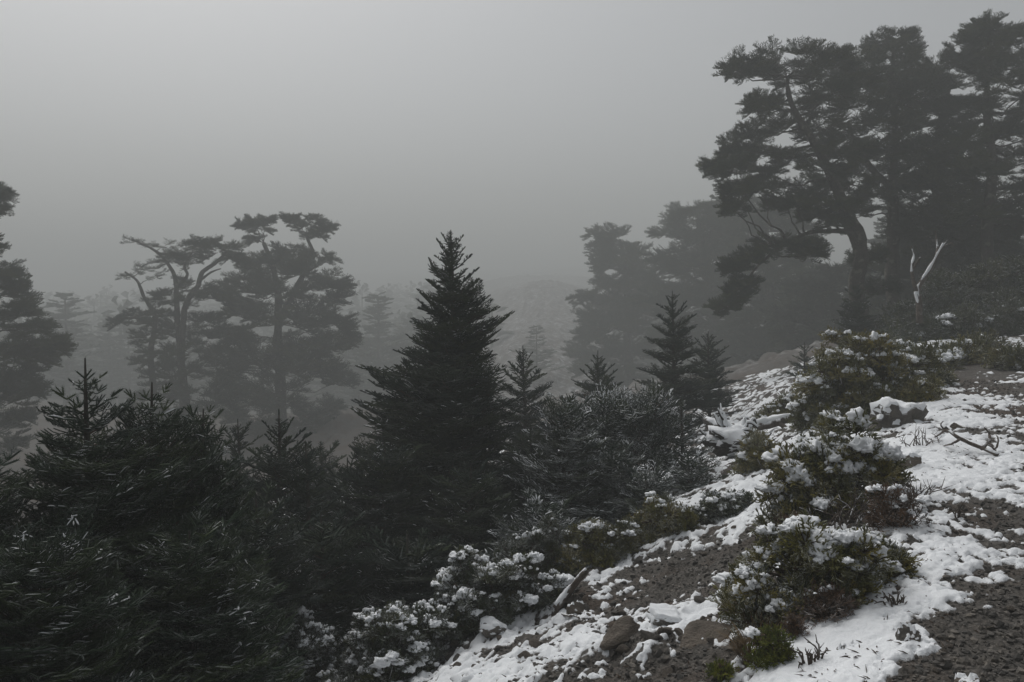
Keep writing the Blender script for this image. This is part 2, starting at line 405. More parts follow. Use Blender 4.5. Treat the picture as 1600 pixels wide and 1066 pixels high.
# ------------------------------------------------------------------ foliage templates (mesh data shared by many boughs)
def shoots(mb, P0, P1, R, k=14, mat=0, wid=.16, body=.55, spread=1.0):
    P0 = np.asarray(P0, float); P1 = np.asarray(P1, float); R = np.asarray(R, float); n = len(P0)
    A = nrm(P1 - P0); ref = np.where(np.abs(A[:, 2:3]) > .9, np.array([[1., 0, 0]]), np.array([[0, 0, 1.]]))
    B = nrm(np.cross(A, ref)); Cc = np.cross(A, B)
    ts = [0, .18, .86]; rs = [body * .8, body, body * .85]
    V = []
    for t, r in zip(ts, rs):
        for q in range(4):
            an = q * np.pi / 2
            V.append(P0 + (P1 - P0) * t + (R * r)[:, None] * (math.cos(an) * B + math.sin(an) * Cc))
    V.append(P1)
    V = np.stack(V, 1); nv = 13
    F = []
    for i in range(2):
        for q in range(4):
            a = i * 4 + q; b = i * 4 + (q + 1) % 4; F += [(a, b, a + 4), (b, b + 4, a + 4)]
    for q in range(4): F.append((8 + q, 8 + (q + 1) % 4, 12))
    F = np.array(F)
    mb.add(V.reshape(-1, 3), (F[None] + (np.arange(n) * nv)[:, None, None]).reshape(-1, 3), mat)
    if k:
        t = (np.arange(k) + .5) / k; phi = np.arange(k) * 2.399
        t = t[None] + np.random.uniform(-.04, .04, (n, k)); phi = phi[None] + np.random.uniform(0, 6.28, (n, 1))
        base = P0[:, None] + (P1 - P0)[:, None] * t[..., None]
        rad = np.cos(phi)[..., None] * B[:, None] + np.sin(phi)[..., None] * Cc[:, None]
        tan = -np.sin(phi)[..., None] * B[:, None] + np.cos(phi)[..., None] * Cc[:, None]
        d = nrm(rad * spread + A[:, None] * (.35 + .75 * t[..., None] ** 2))
        Rr = R[:, None, None]
        b0 = base + rad * Rr * .25
        w = Rr * wid
        V = np.stack([b0 - tan * w, b0 + tan * w, b0 + d * Rr * 1.05], 2)
        mb.add(V.reshape(-1, 3), np.arange(n * k * 3).reshape(-1, 3), mat)
def snow_on(mb, P0, P1, R, mat=2, thick=.7, width=.95):
    """lumpy ridge of snow lying on a shoot"""
    P0 = np.asarray(P0, float); P1 = np.asarray(P1, float); R = np.asarray(R, float); n = len(P0)
    A = nrm(P1 - P0); B = nrm(np.cross(A, np.array([[0, 0, 1.]]))); U = np.array([[0, 0, 1.]])
    off = U * (R * .35)[:, None]; V = []
    w = R * width * np.random.uniform(.7, 1.3, n); h = R * thick * np.random.uniform(.6, 1.4, n)
    V.append(P0 + (P1 - P0) * .0 + off * .3)
    for t, s in ((.3, 1.0), (.7, .9)):
        c = P0 + (P1 - P0) * t + off
        V += [c - B * (w * s)[:, None], c + U * (h * s)[:, None], c + B * (w * s)[:, None], c - U * (R * .3)[:, None]]
    V.append(P0 + (P1 - P0) * 1.02 + off * .3)
    V = np.stack(V, 1)
    F = []
    for q in range(4):
        q2 = (q + 1) % 4; F += [(0, 1 + q, 1 + q2), (1 + q, 5 + q, 5 + q2), (1 + q, 5 + q2, 1 + q2), (5 + q, 9, 5 + q2)]
    mb.add(V.reshape(-1, 3), (np.array(F)[None] + (np.arange(n) * 10)[:, None, None]).reshape(-1, 3), mat)

def bough_template(name, L, r, step, latf, sub, snow, seed, mats, k=14, curve=.12, droop=0.0, wid=.16, lift=.35, sparse=0.0, body=.55, fan=None, wide=0.0):
    rg = np.random.RandomState(seed); P0, P1, R = [], [], []
    mb = MB()
    def axis(x):
        return np.array([x * L, .03 * L * math.sin(x * 5 + seed), L * (curve * x * x - droop * x * (1 - x))])
    xs = np.arange(0, 1.001, max(step / L, .02)); ax = np.array([axis(x) for x in xs])
    for a, b in zip(ax[:-1], ax[1:]): P0.append(a); P1.append(a + (b - a) * 1.15); R.append(r)
    tube(mb, ax, np.linspace(.012 * L + .003, .003, len(ax)), 4, 1)
    def lateral(p, d, ln, depth):
        nseg = max(1, int(round(ln / (step * 1.25))))
        q = p.copy(); sl = ln / nseg; side0 = rg.randint(2)
        for i in range(nseg):
            dd = nrm(d + rg.normal(0, .09, 3) + np.array([0, 0, .05]))
            e = q + dd * sl
            P0.append(q); P1.append(e + dd * sl * .12); R.append(r * rg.uniform(.85, 1.1))
            if depth < sub and rg.rand() > sparse:
                rem = (nseg - i) / nseg
                for sgn in (-1, 1):
                    if rg.rand() < .12: continue
                    upv = np.array([0, 0, 1.]); sidev = nrm(np.cross(upv, dd)) * sgn
                    ang = rg.uniform(.75, 1.05) + wide * rg.uniform(0, 1.6); d2 = nrm(dd * math.cos(ang) + sidev * math.sin(ang) + upv * rg.uniform(-.05, lift))
                    l2 = (ln * .46 * rem + step * .6) * rg.uniform(.7, 1.15)
                    lateral(e - dd * sl * rg.uniform(0, .3), d2, min(l2, ln * .7), depth + 1)
            q = e; d = dd
    n = int(L / step)
    for i in range(1, n + 1):
        x = i / (n + .3) * .97
        if x < .12: continue
        prof = latf(x)
        d0 = nrm(axis(min(x + .03, 1)) - axis(x - .03))
        for sgn in (-1, 1):
            if rg.rand() < sparse * .6: continue
            ang = rg.uniform(.75, 1.1) + wide; sv = nrm(np.cross(np.array([0, 0, 1.]), d0)) * sgn
            d2 = nrm(d0 * math.cos(ang) + sv * math.sin(ang) + np.array([0, 0, rg.uniform(-.08, lift)]))
            lateral(axis(x), d2, max(step, L * prof * rg.uniform(.75, 1.15)), 1)
        if rg.rand() < .5:
            d2 = nrm(d0 + np.array([rg.normal(0, .2), rg.normal(0, .4), rg.uniform(.5, 1.0)])); lateral(axis(x), d2, max(step * .8, L * prof * .35), 2)
    # the three shoots at the tip
    for sgn in (-1, 0, 1):
        P0.append(axis(1.0)); P1.append(axis(1.0) + nrm(np.array([1, sgn * .7, .2])) * step * 1.1); R.append(r)
    P0, P1, R = np.array(P0), np.array(P1), np.array(R)
    if fan:
        Q0, Q1, QR = [P0], [P1], [R]
        for (fa, fe, fs, fx) in fan:
            Rm = np.array(Euler((rg.uniform(-.3, .3), -fe, fa)).to_matrix())
            Q0.append(P0 @ Rm.T * fs + np.array([fx, 0, rg.uniform(-.05, .08) * L])); Q1.append(P1 @ Rm.T * fs + (Q0[-1][0] - P0[0] @ Rm.T * fs)); QR.append(R)
        P0, P1, R = np.concatenate(Q0), np.concatenate(Q1), np.concatenate(QR)
    shoots(mb, P0, P1, R, k, 0, wid, body)
    if snow > 0:
        mid = (P0 + P1) / 2
        f = noise3(mid * (1.6 / max(L, .3)) * 2.2 + seed) * 1.3 + rg.normal(0, .10, len(mid))
        zt = mid[:, 2] - np.median(mid[:, 2])
        sel = (f + zt / L * 1.5 > (.62 - snow)) & (np.abs(nrm(P1 - P0)[:, 2]) < .75)
        if sel.any(): snow_on(mb, P0[sel], P1[sel], R[sel], 2, .22 + .3 * snow, .26 + .50 * snow)
    return mb.mesh(name, mats, False)

def latf(x): return .50 * (1 - x) ** .75 * min(1, x * 4 + .15) + .03
def latn(x): return .62 * (1 - x) ** .6 * min(1, x * 4 + .15) + .05
T = {}
def mats(n): return [M[n], M['twig'], M['snow']]
T['tip'] = [bough_template('fir_tip', .20, .0150, .07, lambda x: .34 * (1 - x) + .1, 1, s, 100 + i, mats('needle_near'), 40, .10, wid=.075, lift=.2, body=.34, wide=.2) for i, s in enumerate((0, .15, .3))]
T['near'] = [bough_template('fir_bough', .52, .0138, .054, latn, 2, s, 10 + i, mats('needle_near'), 30, .13, wid=.085, lift=.28, body=.40, sparse=.0, wide=.18) for i, s in enumerate((0, 0, .16, .28))]
T['mid'] = [bough_template('fir_bough', 1.0, .0165, .074, latf, 2, s, 20 + i, mats('needle_mid'), 16, .13, lift=.24, body=.42, wid=.13, wide=.2) for i, s in enumerate((0, .0, .10, .20))]
T['midtip'] = [bough_template('fir_tip', .34, .017, .075, lambda x: .40 * (1 - x) + .1, 1, s, 110 + i, mats('needle_mid'), 14, .12, lift=.3) for i, s in enumerate((0, 0, .15))]
T['snowy'] = [bough_template('fir_bough', .75, .0155, .075, latf, 2, s, 30 + i, mats('needle_frosted'), 18, .10, lift=.25, body=.4, wid=.13, wide=.12) for i, s in enumerate((.30, .45, .62))]
T['snowytip'] = [bough_template('fir_tip', .26, .0155, .07, lambda x: .4 * (1 - x) + .1, 1, s, 120 + i, mats('needle_frosted'), 14, .12, lift=.3) for i, s in enumerate((.3, .5))]
T['old'] = [bough_template('old_bough', 1.7, .021, .115, lambda x: .55 * (1 - x) ** .6 * min(1, x * 2.2 + .05) + .03, 2, 0, 40 + i, mats('needle_old'), 9, .05, droop=.06, wid=.2, lift=.6, sparse=.22, fan=[(.6, .22, .8, .1), (-.65, -.1, .85, .15), (.1, -.35, .7, .3)]) for i in range(5)]
T['thin'] = [bough_template('thin_bough', 1.3, .020, .13, lambda x: .6 * (1 - x) ** .6 * min(1, x * 2.2) + .03, 2, 0, 50 + i, mats('needle_old'), 6, .05, wid=.2, lift=.6, sparse=.30) for i in range(3)]
T['frost_thin'] = [bough_template('frost_bough', .55, .010, .060, latn, 2, .55, 60 + i, mats('needle_frosted'), 8, .15, lift=.4, sparse=.1) for i in range(3)]

def fir(label, top, Y, prof, kind='mid', lean=(0, 0), whorl=.17, per=6, asym=None, seed=0, group=None, trunk_r=None, elev_top=48, elev_low=2, name='fir_tree', dens=1.0, maxb=280, leader=.22, low_cut=None, smin=.6):
    """young conical fir: prof = [(pixels below the tip, half width in pixels)]"""
    rg = random.Random(seed + 1)
    tip = px(top[0], top[1], Y); sc = Y / FPX
    bx, by = tip[0] - lean[0], tip[1] - lean[1]
    gz = gh(bx, by); base = np.array([bx, by, gz - .05]); H = tip[2] - base[2]
    root = thing(name, label, 'fir tree', base, group)
    tr = trunk_r or (.012 * H + .015)
    ax = lambda z: np.array([lean[0] * (z / H) ** 1.5 + .02 * math.sin(z * 2 + seed), lean[1] * (z / H) ** 1.5, z])
    mb = MB(); zs = np.linspace(0, H, 14); tube(mb, [ax(z) for z in zs], tr * (1 - zs / H) ** .8 + .0045, 8, 0, .15)
    link('trunk', mb.mesh('trunk', [M['bark']], True), root)
    full = {'near': ('near', 'tip', .52, .20), 'mid': ('mid', 'midtip', 1.0, .34), 'snowy': ('snowy', 'snowytip', .75, .26)}[kind]
    rn = {'near': .0125, 'mid': .0165, 'snowy': .0155}[kind]
    # crown mesh: the needled leader with its top whorl
    cb = MB(); P0 = []; P1 = []; nl = 4; step = leader / nl
    for i in range(nl + 4):
        z0 = H - step * (i + 1); 
        if z0 > 0: P0.append(ax(z0)); P1.append(ax(z0 + step * 1.1))
    for q in range(4):
        a = q * 1.57 + seed + rg.uniform(-.3, .3); zz = H - leader * rg.uniform(.55, .75)
        if rg.random() < .85:
            P0.append(ax(zz)); P1.append(ax(zz) + np.array([math.cos(a) * .75, math.sin(a) * .75, .5]) * leader * rg.uniform(.35, .6))
    shoots(cb, P0, P1, np.full(len(P0), rn * .8), 26, 0)
    crown = link('crown', cb.mesh('crown', mats({'near': 'needle_near', 'mid': 'needle_mid', 'snowy': 'needle_frosted'}[kind])), root)
    px_d = [p[0] * sc for p in prof]; px_r = [p[1] * sc for p in prof]
    spots = []
    z = H - leader * .8
    while z > .1:
        dep = H - z
        if low_cut and dep > low_cut * sc: break
        r = float(np.interp(dep, px_d, px_r))
        el = elev_low + (elev_top - elev_low) * math.exp(-dep / (.30 * H))
        n = max(4, int(round(per * min(1.5, .6 + .5 * r / .5) * dens)))
        a0 = rg.uniform(0, 6.28)
        for q in range(n):
            a = a0 + 6.283 * q / n + rg.uniform(-.3, .3)
            spots.append((z + rg.uniform(-.3, .3) * whorl, a, r * rg.choice((rg.uniform(.62, .9), rg.uniform(.85, 1.12), rg.uniform(.85, 1.16))), el + rg.uniform(-11, 11)))
        for q in range(int(n * .5)):
            spots.append((z - whorl * rg.uniform(.3, .7), rg.uniform(0, 6.28), r * rg.uniform(.35, .7), el + rg.uniform(0, 22)))
        z -= whorl * (1 + .25 * min(dep, 3)) * rg.uniform(.85, 1.15)
    if len(spots) > maxb:
        rg2 = random.Random(seed); rg2.shuffle(spots); spots = spots[:maxb]
    for (z, a, r, el) in spots:
        if asym: r *= asym(H - z, a, sc)
        L = max(.07, r / max(.5, math.cos(RAD(el))))
        if L < full[3] * 1.25: me = rg.choice(T[full[1]]); L0 = full[3]
        else: me = rg.choice(T[full[0]]); L0 = full[2]
        s = L / L0; s2 = max(s, smin)
        o = link('bough', me, crown, ax(max(.05, z - L * math.sin(RAD(el)) * .6)), (rg.uniform(-.25, .25), -RAD(el), a), (s, s2, s2))
    return root

def clipn(x, a, b): return max(a, min(b, x))

# ------------------------------------------------------------------ old trees: trunk lines and foliage pads
def old_tree(label, Y, trunks, pads, seed=0, kind='old', depth=1.6, per=7, group=None, name='old_fir_tree', r0=.3, auto=0, mat='bark', flat=.0, limb_r=.05, bark_label=None, padscale=1.1, cat='fir tree'):
    rg = random.Random(seed)
    base = px(trunks[0][0][0], trunks[0][0][1], Y); base[2] = gh(base[0], base[1]) - .1
    root = thing(name, label, cat, base, group)
    skel = []
    for ti, tr in enumerate(trunks):
        pts = [px(t[0], t[1], Y + (t[3] if len(t) > 3 else 0)) - base for t in tr]
        rad = [t[2] * Y / FPX for t in tr]
        if ti == 0: pts = [np.array([0, 0, 0.])] + pts[1:] if pts[0][2] < .3 else [np.array([pts[0][0], pts[0][1], 0.])] + pts; rad = rad if len(rad) == len(pts) else [rad[0] * 1.15] + rad
        n = 6 * len(pts); c = bez(pts, n, .03, seed + ti)
        r = np.interp(np.linspace(0, 1, n), np.linspace(0, 1, len(rad)), rad) * .75
        mb = MB(); tube(mb, c, r, 10, 0, .35); link('trunk' if ti == 0 else 'limb', mb.mesh('trunk', [M[mat]], True), root)
        skel += [(c[i], r[i]) for i in range(2, n)]
    S = np.array([s[0] for s in skel]); SR = np.array([s[1] for s in skel])
    Lk = {'old': 1.7, 'thin': 1.3}
    allp = [(p[0], p[1], p[2], p[3] if len(p) > 3 else None, p[4] if len(p) > 4 else kind) for p in pads]
    for (u, v, w, dy, kd) in allp:
        R = w * Y / FPX * padscale
        off = rg.uniform(-depth, depth) if dy is None else dy
        c = px(u, v, Y + off) - base
        low = np.array([c[0], c[1], c[2] - .25 * np.linalg.norm(c[:2] - np.array([0, 0]))])
        dist = np.linalg.norm(S - c, axis=1) + np.where(S[:, 2] > c[2] + .1, 3.0, 0) ; j = int(np.argmin(dist))
        a = S[j]; mid = (a + c) / 2 + np.array([0, 0, -.08 * dist[j]])
        mb = MB(); cc = bez([a, mid, c], 9, .13, seed + u)
        tube(mb, cc, np.linspace(min(SR[j] * .75, limb_r * .6 * (1 + .2 * dist[j])), limb_r * .2, 9), 6, 0, .2)
        lb = link('limb', mb.mesh('limb', [M[mat]], True), root)
        dv = c - a; az0 = math.atan2(dv[1], dv[0]); n = per
        for q in range(n):
            az = az0 + ((q + .5) / n - .5) * 4.6 + rg.uniform(-.5, .5)
            p = c + np.array([math.cos(az), math.sin(az), 0]) * R * rg.uniform(0, .25) + np.array([0, 0, rg.uniform(-.22, .20) * R])
            L = R * rg.uniform(.7, 1.05); me = rg.choice(T[kd]); s = L / Lk[kd]
            link('bough', me, lb, p, (rg.uniform(-.3, .3), -RAD(rg.uniform(-24, 20) + flat), az), (s, max(s, .55), max(s, .55)))
    return root

# ------------------------------------------------------------------ far trees deep in the fog: one joined crown mesh each
def spray(mb, p, az, el, L, rg):
    """coarse bough for trees far off"""
    ca, sa, ce, se = math.cos(az), math.sin(az), math.cos(el), math.sin(el)
    ax = np.array([ca * ce, sa * ce, se]); sd_ = np.array([-sa, ca, 0]); P0, P1, R = [], [], []
    for i in range(7):
        x = (i + 1) / 8; q = p + ax * L * x
        for sgn in (-1, 1):
            l = L * (.5 * (1 - x) + .12) * rg.uniform(.7, 1.2); P0.append(q); P1.append(q + (ax * .6 + sd_ * sgn * .8 + np.array([0, 0, rg.uniform(-.1, .3)])) * l); R.append(.07 * L ** .5)
    P0.append(p); P1.append(p + ax * L); R.append(.06)
    shoots(mb, P0, P1, R, 5, 0, .35, .6)
FAR = []
for i in range(4):
    rg = random.Random(300 + i); mb = MB(); Hh = 9.0
    for q in range(120):
        t = rg.random() ** .8; z = 1.2 + (Hh - 1.5) * t
        r = (2.9 * (1 - t) ** .7 + .5) * rg.uniform(.6, 1.1) * (1.15 if math.sin(t * 13 + i) > 0 else .7)
        a = rg.uniform(0, 6.28); o = r * rg.uniform(0, .45)
        spray(mb, np.array([math.cos(a) * o, math.sin(a) * o, z]), a, rg.uniform(-.15, .45), max(.5, r * .7), rg)
    tb = MB(); tube(tb, bez([(0, 0, -.5), (.1, 0, 3), (0, .1, Hh - .4)], 10, .02), np.linspace(.28, .05, 10), 7, 0, .2)
    FAR.append((mb.mesh('crown', mats('needle_old')), tb.mesh('trunk', [M['bark']], True)))
def far_tree(u, Y, vtop, label, k, group=None, wide=1.0):
    t = px(u, vtop, Y); z = gh(t[0], t[1]); s = max(2.5, t[2] - z) / 9.0
    root = thing('distant_fir', label, 'fir tree', (t[0], t[1], z - .1), group)
    c, tr = FAR[k % 4]
    link('crown', c, root, (0, 0, 0), (0, 0, k * 1.3), (s * wide, s * wide, s)); link('trunk', tr, root, (0, 0, 0), None, s)
    return root

# ------------------------------------------------------------------ junipers and shrubs
def clump_template(name, seed, mat, r=.15, n=84, ln=.062, rr=.0085, k=8, flatz=.95):
    rg = np.random.RandomState(seed); mb = MB(); P0, P1 = [], []
    for i in range(n):
        d = nrm(rg.normal(0, 1, 3) + np.array([0, 0, .35])); d[2] = max(d[2], -.25)
        st = d * r * rg.uniform(.2, .85) * np.array([1, 1, flatz])
        d2 = nrm(d + rg.normal(0, .35, 3) + np.array([0, 0, .35])); l = ln * rg.uniform(.7, 1.3)
        P0.append(st); P1.append(st + d2 * l)
        for s in range(3):
            q = st + d2 * l * rg.uniform(.2, .8); d3 = nrm(d2 + rg.normal(0, .6, 3)); P0.append(q); P1.append(q + d3 * l * .5)
    shoots(mb, P0, P1, np.full(len(P0), rr), k, 0, .22, .5)
    for i in range(9):
        d = nrm(rg.normal(0, 1, 3) + np.array([0, 0, .5])); tube(mb, [np.zeros(3), d * r * .5, d * r * .9], [.006, .004, .002], 4, 1)
    return mb.mesh(name, [M[mat], M['twig']])
T['juniper'] = [clump_template('leaf_clump', 200 + i, 'juniper_leaf') for i in range(4)]
T['juniper_dark'] = [clump_template('leaf_clump', 210 + i, 'juniper_leaf_dark', n=84, ln=.055) for i in range(4)]
T['rust'] = [clump_template('leaf_clump', 220 + i, 'rust_leaf', n=40, ln=.08, rr=.007, k=10) for i in range(3)]
T['yellow'] = [clump_template('leaf_clump', 230 + i, 'yellow_leaf', n=40, ln=.06, rr=.009, k=8) for i in range(3)]
def snow_blob(seed, r=.050, flatz=.85, sub=3):
    rg = np.random.RandomState(seed + 50); mb = MB(); v0, f = ICO[sub]
    for k in range(1 if seed % 3 == 0 else 2 + seed % 3):
        v = v0.copy(); n = fbm3(v * 1.3 + seed * 5.1 + k * 9, 3, .6); n2 = noise3(v * 4 + seed + k)
        v = v * (1 + .70 * n + .35 * n2)[:, None]; z = v[:, 2]
        v[:, 2] = np.where(z > 0, z * flatz, z * .55)
        a = rg.uniform(0, 6.28); d = rg.uniform(.02, .075) * (k > 0); s = r * rg.uniform(.6, 1.15) * np.array([rg.uniform(.8, 1.4), 1, 1])
        v = v * s + np.array([math.cos(a) * d, math.sin(a) * d, -d * .45 + rg.uniform(-.01, .01)])
        mb.add(v, f)
    return mb.mesh('snow', [M['snow']], True)
BLOB = [snow_blob(i) for i in range(12)]
def bush(label, u, v, w, h, kind='juniper', snow=.5, seed=0, depthf=.8, group=None, name='juniper_bush', cl=.14, n=None, Y=None, cat='bush', blob=1.0, lop=0.0, stems=8):
    """u, v: photo position of the foot; w, h: width and height in photo pixels"""
    rg = random.Random(seed)
    p = hit(u, v) if Y is None else px(u, v, Y)
    if Y is not None: p[2] = gh(p[0], p[1])
    Yd = p[1]; W = w / 2 * Yd / FPX; Hh = h * Yd / FPX; D = W * depthf
    c = np.array([p[0], p[1] + D * .6, gh(p[0], p[1] + D * .6)])
    if Y is not None: c[2] = c[2]
    root = thing(name, label, cat, c, group)
    tb = MB()
    for i in range(stems):
        a = rg.uniform(0, 6.28); e = np.array([math.cos(a) * W * .7, math.sin(a) * D * .7, Hh * rg.uniform(.4, .8)])
        tube(tb, bez([np.array([0, 0, -.05]), e * .45 + np.array([0, 0, .05]), e], 6, .08, i), np.linspace(.018, .005, 6), 5, 0, .2)
    link('stems', tb.mesh('stems', [M['twig']], True), root)
    n = n or int(clipn(2.6 * (W * D * 3.1 + (W + D) * Hh * 2.2) / (cl * cl * 3.1), 14, 230))
    for i in range(n):
        a = i * 2.399 + rg.uniform(-.2, .2); t = (i + .5) / n
        elev = math.asin(clipn(1 - t * 1.12, -.1, 1)); rr = rg.uniform(.78, 1.0) if i % 4 else rg.uniform(.3, .7)
        x = math.cos(a) * math.cos(elev) * W * rr; y = math.sin(a) * math.cos(elev) * D * rr; z = math.sin(elev) * Hh * rr
        lump = 1 + .30 * float(noise3(np.array([[x * 3.1 / max(W, .3) * .6 + seed, y * 2.5, z * 2.5]]))[0]) * 1.6
        x *= lump; y *= lump; z = max(.02, z * (lump + lop * x / W))
        gz = gh(c[0] + x, c[1] + y) - c[2]
        z = max(z + gz * (1 - z / max(Hh, .05) * .5), gz + .04)
        s = cl / .15 * rg.uniform(.75, 1.25)
        o = link('leaf_clump', rg.choice(T[kind]), root, (x, y, z), (rg.uniform(-.4, .4), rg.uniform(-.4, .4), rg.uniform(0, 6.28)), s)
        up = math.sin(elev)
        nz = float(noise3(np.array([[x * 4.0 + seed * 3, y * 4.0, z * 3.0 + 5]]))[0])
        if rr > .75 and up > .05 and rg.random() < snow * 1.7 * (1.2 * up + .35) + nz * .5:
            for q in range(rg.choice((1, 2, 2)) if snow < .6 else rg.choice((3, 3, 4))):
                bs = s * rg.choice((.4, .55, .75, 1.15)) * blob * rg.uniform(.85, 1.15); aa = rg.uniform(0, 6.28); rd = rg.uniform(0, .85) * .15
                b = link('snow', rg.choice(BLOB), o, None)
                b.parent = o; b['kind'] = 'stuff'
                mloc = Vector((math.cos(aa) * rd * s, math.sin(aa) * rd * s, .115 * s * rg.uniform(.75, 1.15) * math.sqrt(max(.1, 1 - (rd / .19) ** 2))))
                Rm = Euler(o.rotation_euler).to_matrix()
                b.location = (Rm.inverted() @ mloc) / s
                b.rotation_euler = (Rm.inverted() @ Euler((0, 0, rg.uniform(0, 6.28))).to_matrix()).to_euler(); b.scale = (bs / s * rg.uniform(.8, 1.5), bs / s, bs / s * rg.uniform(.75, 1.3))
    return root

# ------------------------------------------------------------------ rocks
def rock_mesh(seed, squash=(1, .8, .6), sub=4, mat='rock', cuts=12, rough=.08):
    rg = np.random.RandomState(seed); v, f = ICO[sub]; v = v.copy()
    for i in range(cuts):
        nrmv = nrm(rg.normal(0, 1, 3)); dd = rg.uniform(.36, .78); ov = v @ nrmv - dd
        v = v - np.where(ov > 0, ov, 0)[:, None] * nrmv * .93
    v = v * (1 + rough * fbm3(v * 2.2 + seed, 4, .55) - .055 * np.abs(noise3(v * 4.5 + seed)) + .02 * noise3(v * 13 + seed))[:, None]
    v = v * np.array(squash)
    mb = MB(); mb.add(v, f); return mb.mesh('rock', [M[mat]], False), v, f
def cap_mesh(v, f, thick, seed, amount=.5, R=None, freq=2.0):
    """snow lying on the faces that look up (v already oriented as placed)"""
    fn = nrm(np.cross(v[f[:, 1]] - v[f[:, 0]], v[f[:, 2]] - v[f[:, 0]]))
    vn = np.zeros_like(v)
    for i in range(3): np.add.at(vn, f[:, i], fn)
    vn = nrm(vn); sz = np.abs(v).max()
    m = sstep(.35, .8, vn[:, 2]) * 1.0 + .7 * noise3(v / sz * freq + seed) + .45 * noise3(v / sz * freq * 3.1 + seed) + amount - 1.0
    lo = (m[f] > 0).any(axis=1); F = f[lo]
    if len(F) == 0: return None
    thick = thick * .6; nv = v + np.array([0, 0, 1.]) * (thick * sstep(0, .5, m) * (1 + .5 * noise3(v / sz * 7)) - thick * .25)[:, None] + vn * (thick * .2 * sstep(0, .5, m))[:, None]
    used = np.unique(F); rm = np.zeros(len(v), int); rm[used] = np.arange(len(used))
    mb = MB(); mb.add(nv[used], rm[F]); return mb.mesh('snow_cap', [M['snow']], True)
def rock(label, u, v, w, h, seed, mat='rock', cap=.5, Y=None, yaw=0.0, tilt=0.0, depthf=.8, sink=.25, thick=.03, sub=4, group=None, name='rock', rough=.12, cat='rock'):
    p = hit(u, v) if Y is None else px(u, v, Y)
    if Y is not None: p[2] = gh(p[0], p[1])
    W = w / 2 * p[1] / FPX; Hh = h * p[1] / FPX / (2 - sink * 1.3)
    me, vv, f = rock_mesh(seed, (1, 1, 1), sub, mat, rough=rough)
    R = np.array(Euler((0, tilt, yaw)).to_matrix())
    vv = (vv * np.array([W, W * depthf, Hh]) / np.abs(vv).max(axis=0)) @ R.T
    mb = MB(); mb.add(vv, f); me = mb.mesh('rock', [M[mat]], False)
    c = (p[0], p[1] + W * depthf * .6, gh(p[0], p[1] + W * depthf * .6) + Hh * (1 - 2 * sink) if Y is None else p[2] + Hh * (1 - 2 * sink))
    root = tag(link(name, me, loc=c), label, cat, group)
    if cap > 0:
        cm = cap_mesh(vv, f, thick, seed, cap, freq=3.2)
        if cm: link('snow_cap', cm, root)
    return root
# ================================================================== the scene
# -- tall firs in the fog on the right
old_tree('big leaning old fir at right with long boughs reaching left over the slope', 27,
    [[(1352, 520, 18), (1340, 450, 15), (1346, 390, 14), (1325, 330, 12), (1290, 250, 9), (1245, 170, 6), (1230, 120, 3)],
     [(1345, 400, 8), (1322, 350, 7, -.3), (1312, 330, 5, -.5)],
     [(1322, 362, 6, -.2), (1290, 362, 4.5, -.4), (1240, 375, 3.2, -.5), (1190, 410, 2.5, -.6), (1165, 440, 1.5, -.6)]],
    [(1175, 105, 42, 0), (1215, 95, 48, .4), (1262, 92, 50, -.5), (1150, 112, 26, -.2), (1240, 120, 50, .8), (1300, 100, 45, 0), (1330, 118, 45), (1195, 160, 32, .5),
     (1190, 170, 34, -.3), (1240, 165, 42), (1290, 150, 50), (1180, 205, 40, .3), (1230, 205, 50), (1285, 200, 50), (1150, 230, 36, 0), (1195, 240, 46),
     (1120, 262, 28, 0), (1150, 262, 38, -.5), (1200, 275, 44, .5), (1240, 250, 46), (1300, 240, 45), (1325, 235, 45, 1.2), (1335, 290, 40, 1.4), (1285, 265, 42, -.8), (1275, 335, 34, .9), (1315, 320, 34, -1.0), (1150, 300, 34, .1), (1185, 300, 40, -.6), (1225, 315, 38, .3), (1150, 325, 24, 0),
     (1265, 300, 36), (1355, 400, 34, .8), (1300, 345, 30, -.6), (1375, 450, 30, 1.0), (1245, 325, 34, -.5), (1210, 385, 38, -.5), (1250, 380, 34, -.7), (1175, 405, 34, -.6), (1150, 418, 28, -.6), (1265, 398, 30, -.4), (1150, 465, 26, -.6), (1130, 480, 20, -.6), (1165, 445, 24, -.7)],
    seed=1, per=6, limb_r=.05, padscale=1.0)
old_tree('broad old fir behind the leaning one, its knobbly crown rising to a rounded tip', 30,
    [[(1402, 520, 16), (1400, 430, 14), (1398, 330, 11), (1392, 230, 8), (1388, 140, 6), (1395, 75, 3)], [(1398, 300, 8), (1345, 240, 5), (1325, 190, 3)]],
    [(1375, 72, 26, 0), (1405, 62, 26, 0), (1415, 82, 26, .3), (1395, 85, 40, -.3), (1350, 100, 45), (1400, 112, 55), (1430, 120, 50), (1330, 130, 50), (1370, 140, 55), (1425, 155, 55), (1340, 175, 55),
     (1385, 185, 55), (1440, 195, 55), (1330, 220, 50), (1380, 235, 55), (1430, 240, 55), (1350, 275, 46), (1400, 285, 50), (1450, 290, 50), (1300, 290, 45), (1370, 320, 42), (1430, 335, 46), (1460, 350, 42), (1345, 330, 36, 1.0)],
    seed=2, per=6)
old_tree('dark fir trunk standing behind the snowy snag, branches dense from mid height', 31,
    [[(1472, 520, 17), (1470, 430, 14), (1462, 330, 11), (1470, 230, 9), (1485, 120, 5)]],
    [(1480, 110, 50), (1500, 125, 50), (1450, 130, 50), (1460, 165, 55), (1510, 165, 55), (1480, 205, 60), (1530, 215, 55), (1450, 240, 55), (1500, 255, 60), (1460, 300, 60), (1520, 300, 60), (1490, 340, 55), (1440, 360, 45), (1530, 350, 50), (1500, 380, 50), (1560, 340, 50), (1450, 330, 50), (1480, 280, 60)],
    seed=3, per=6)
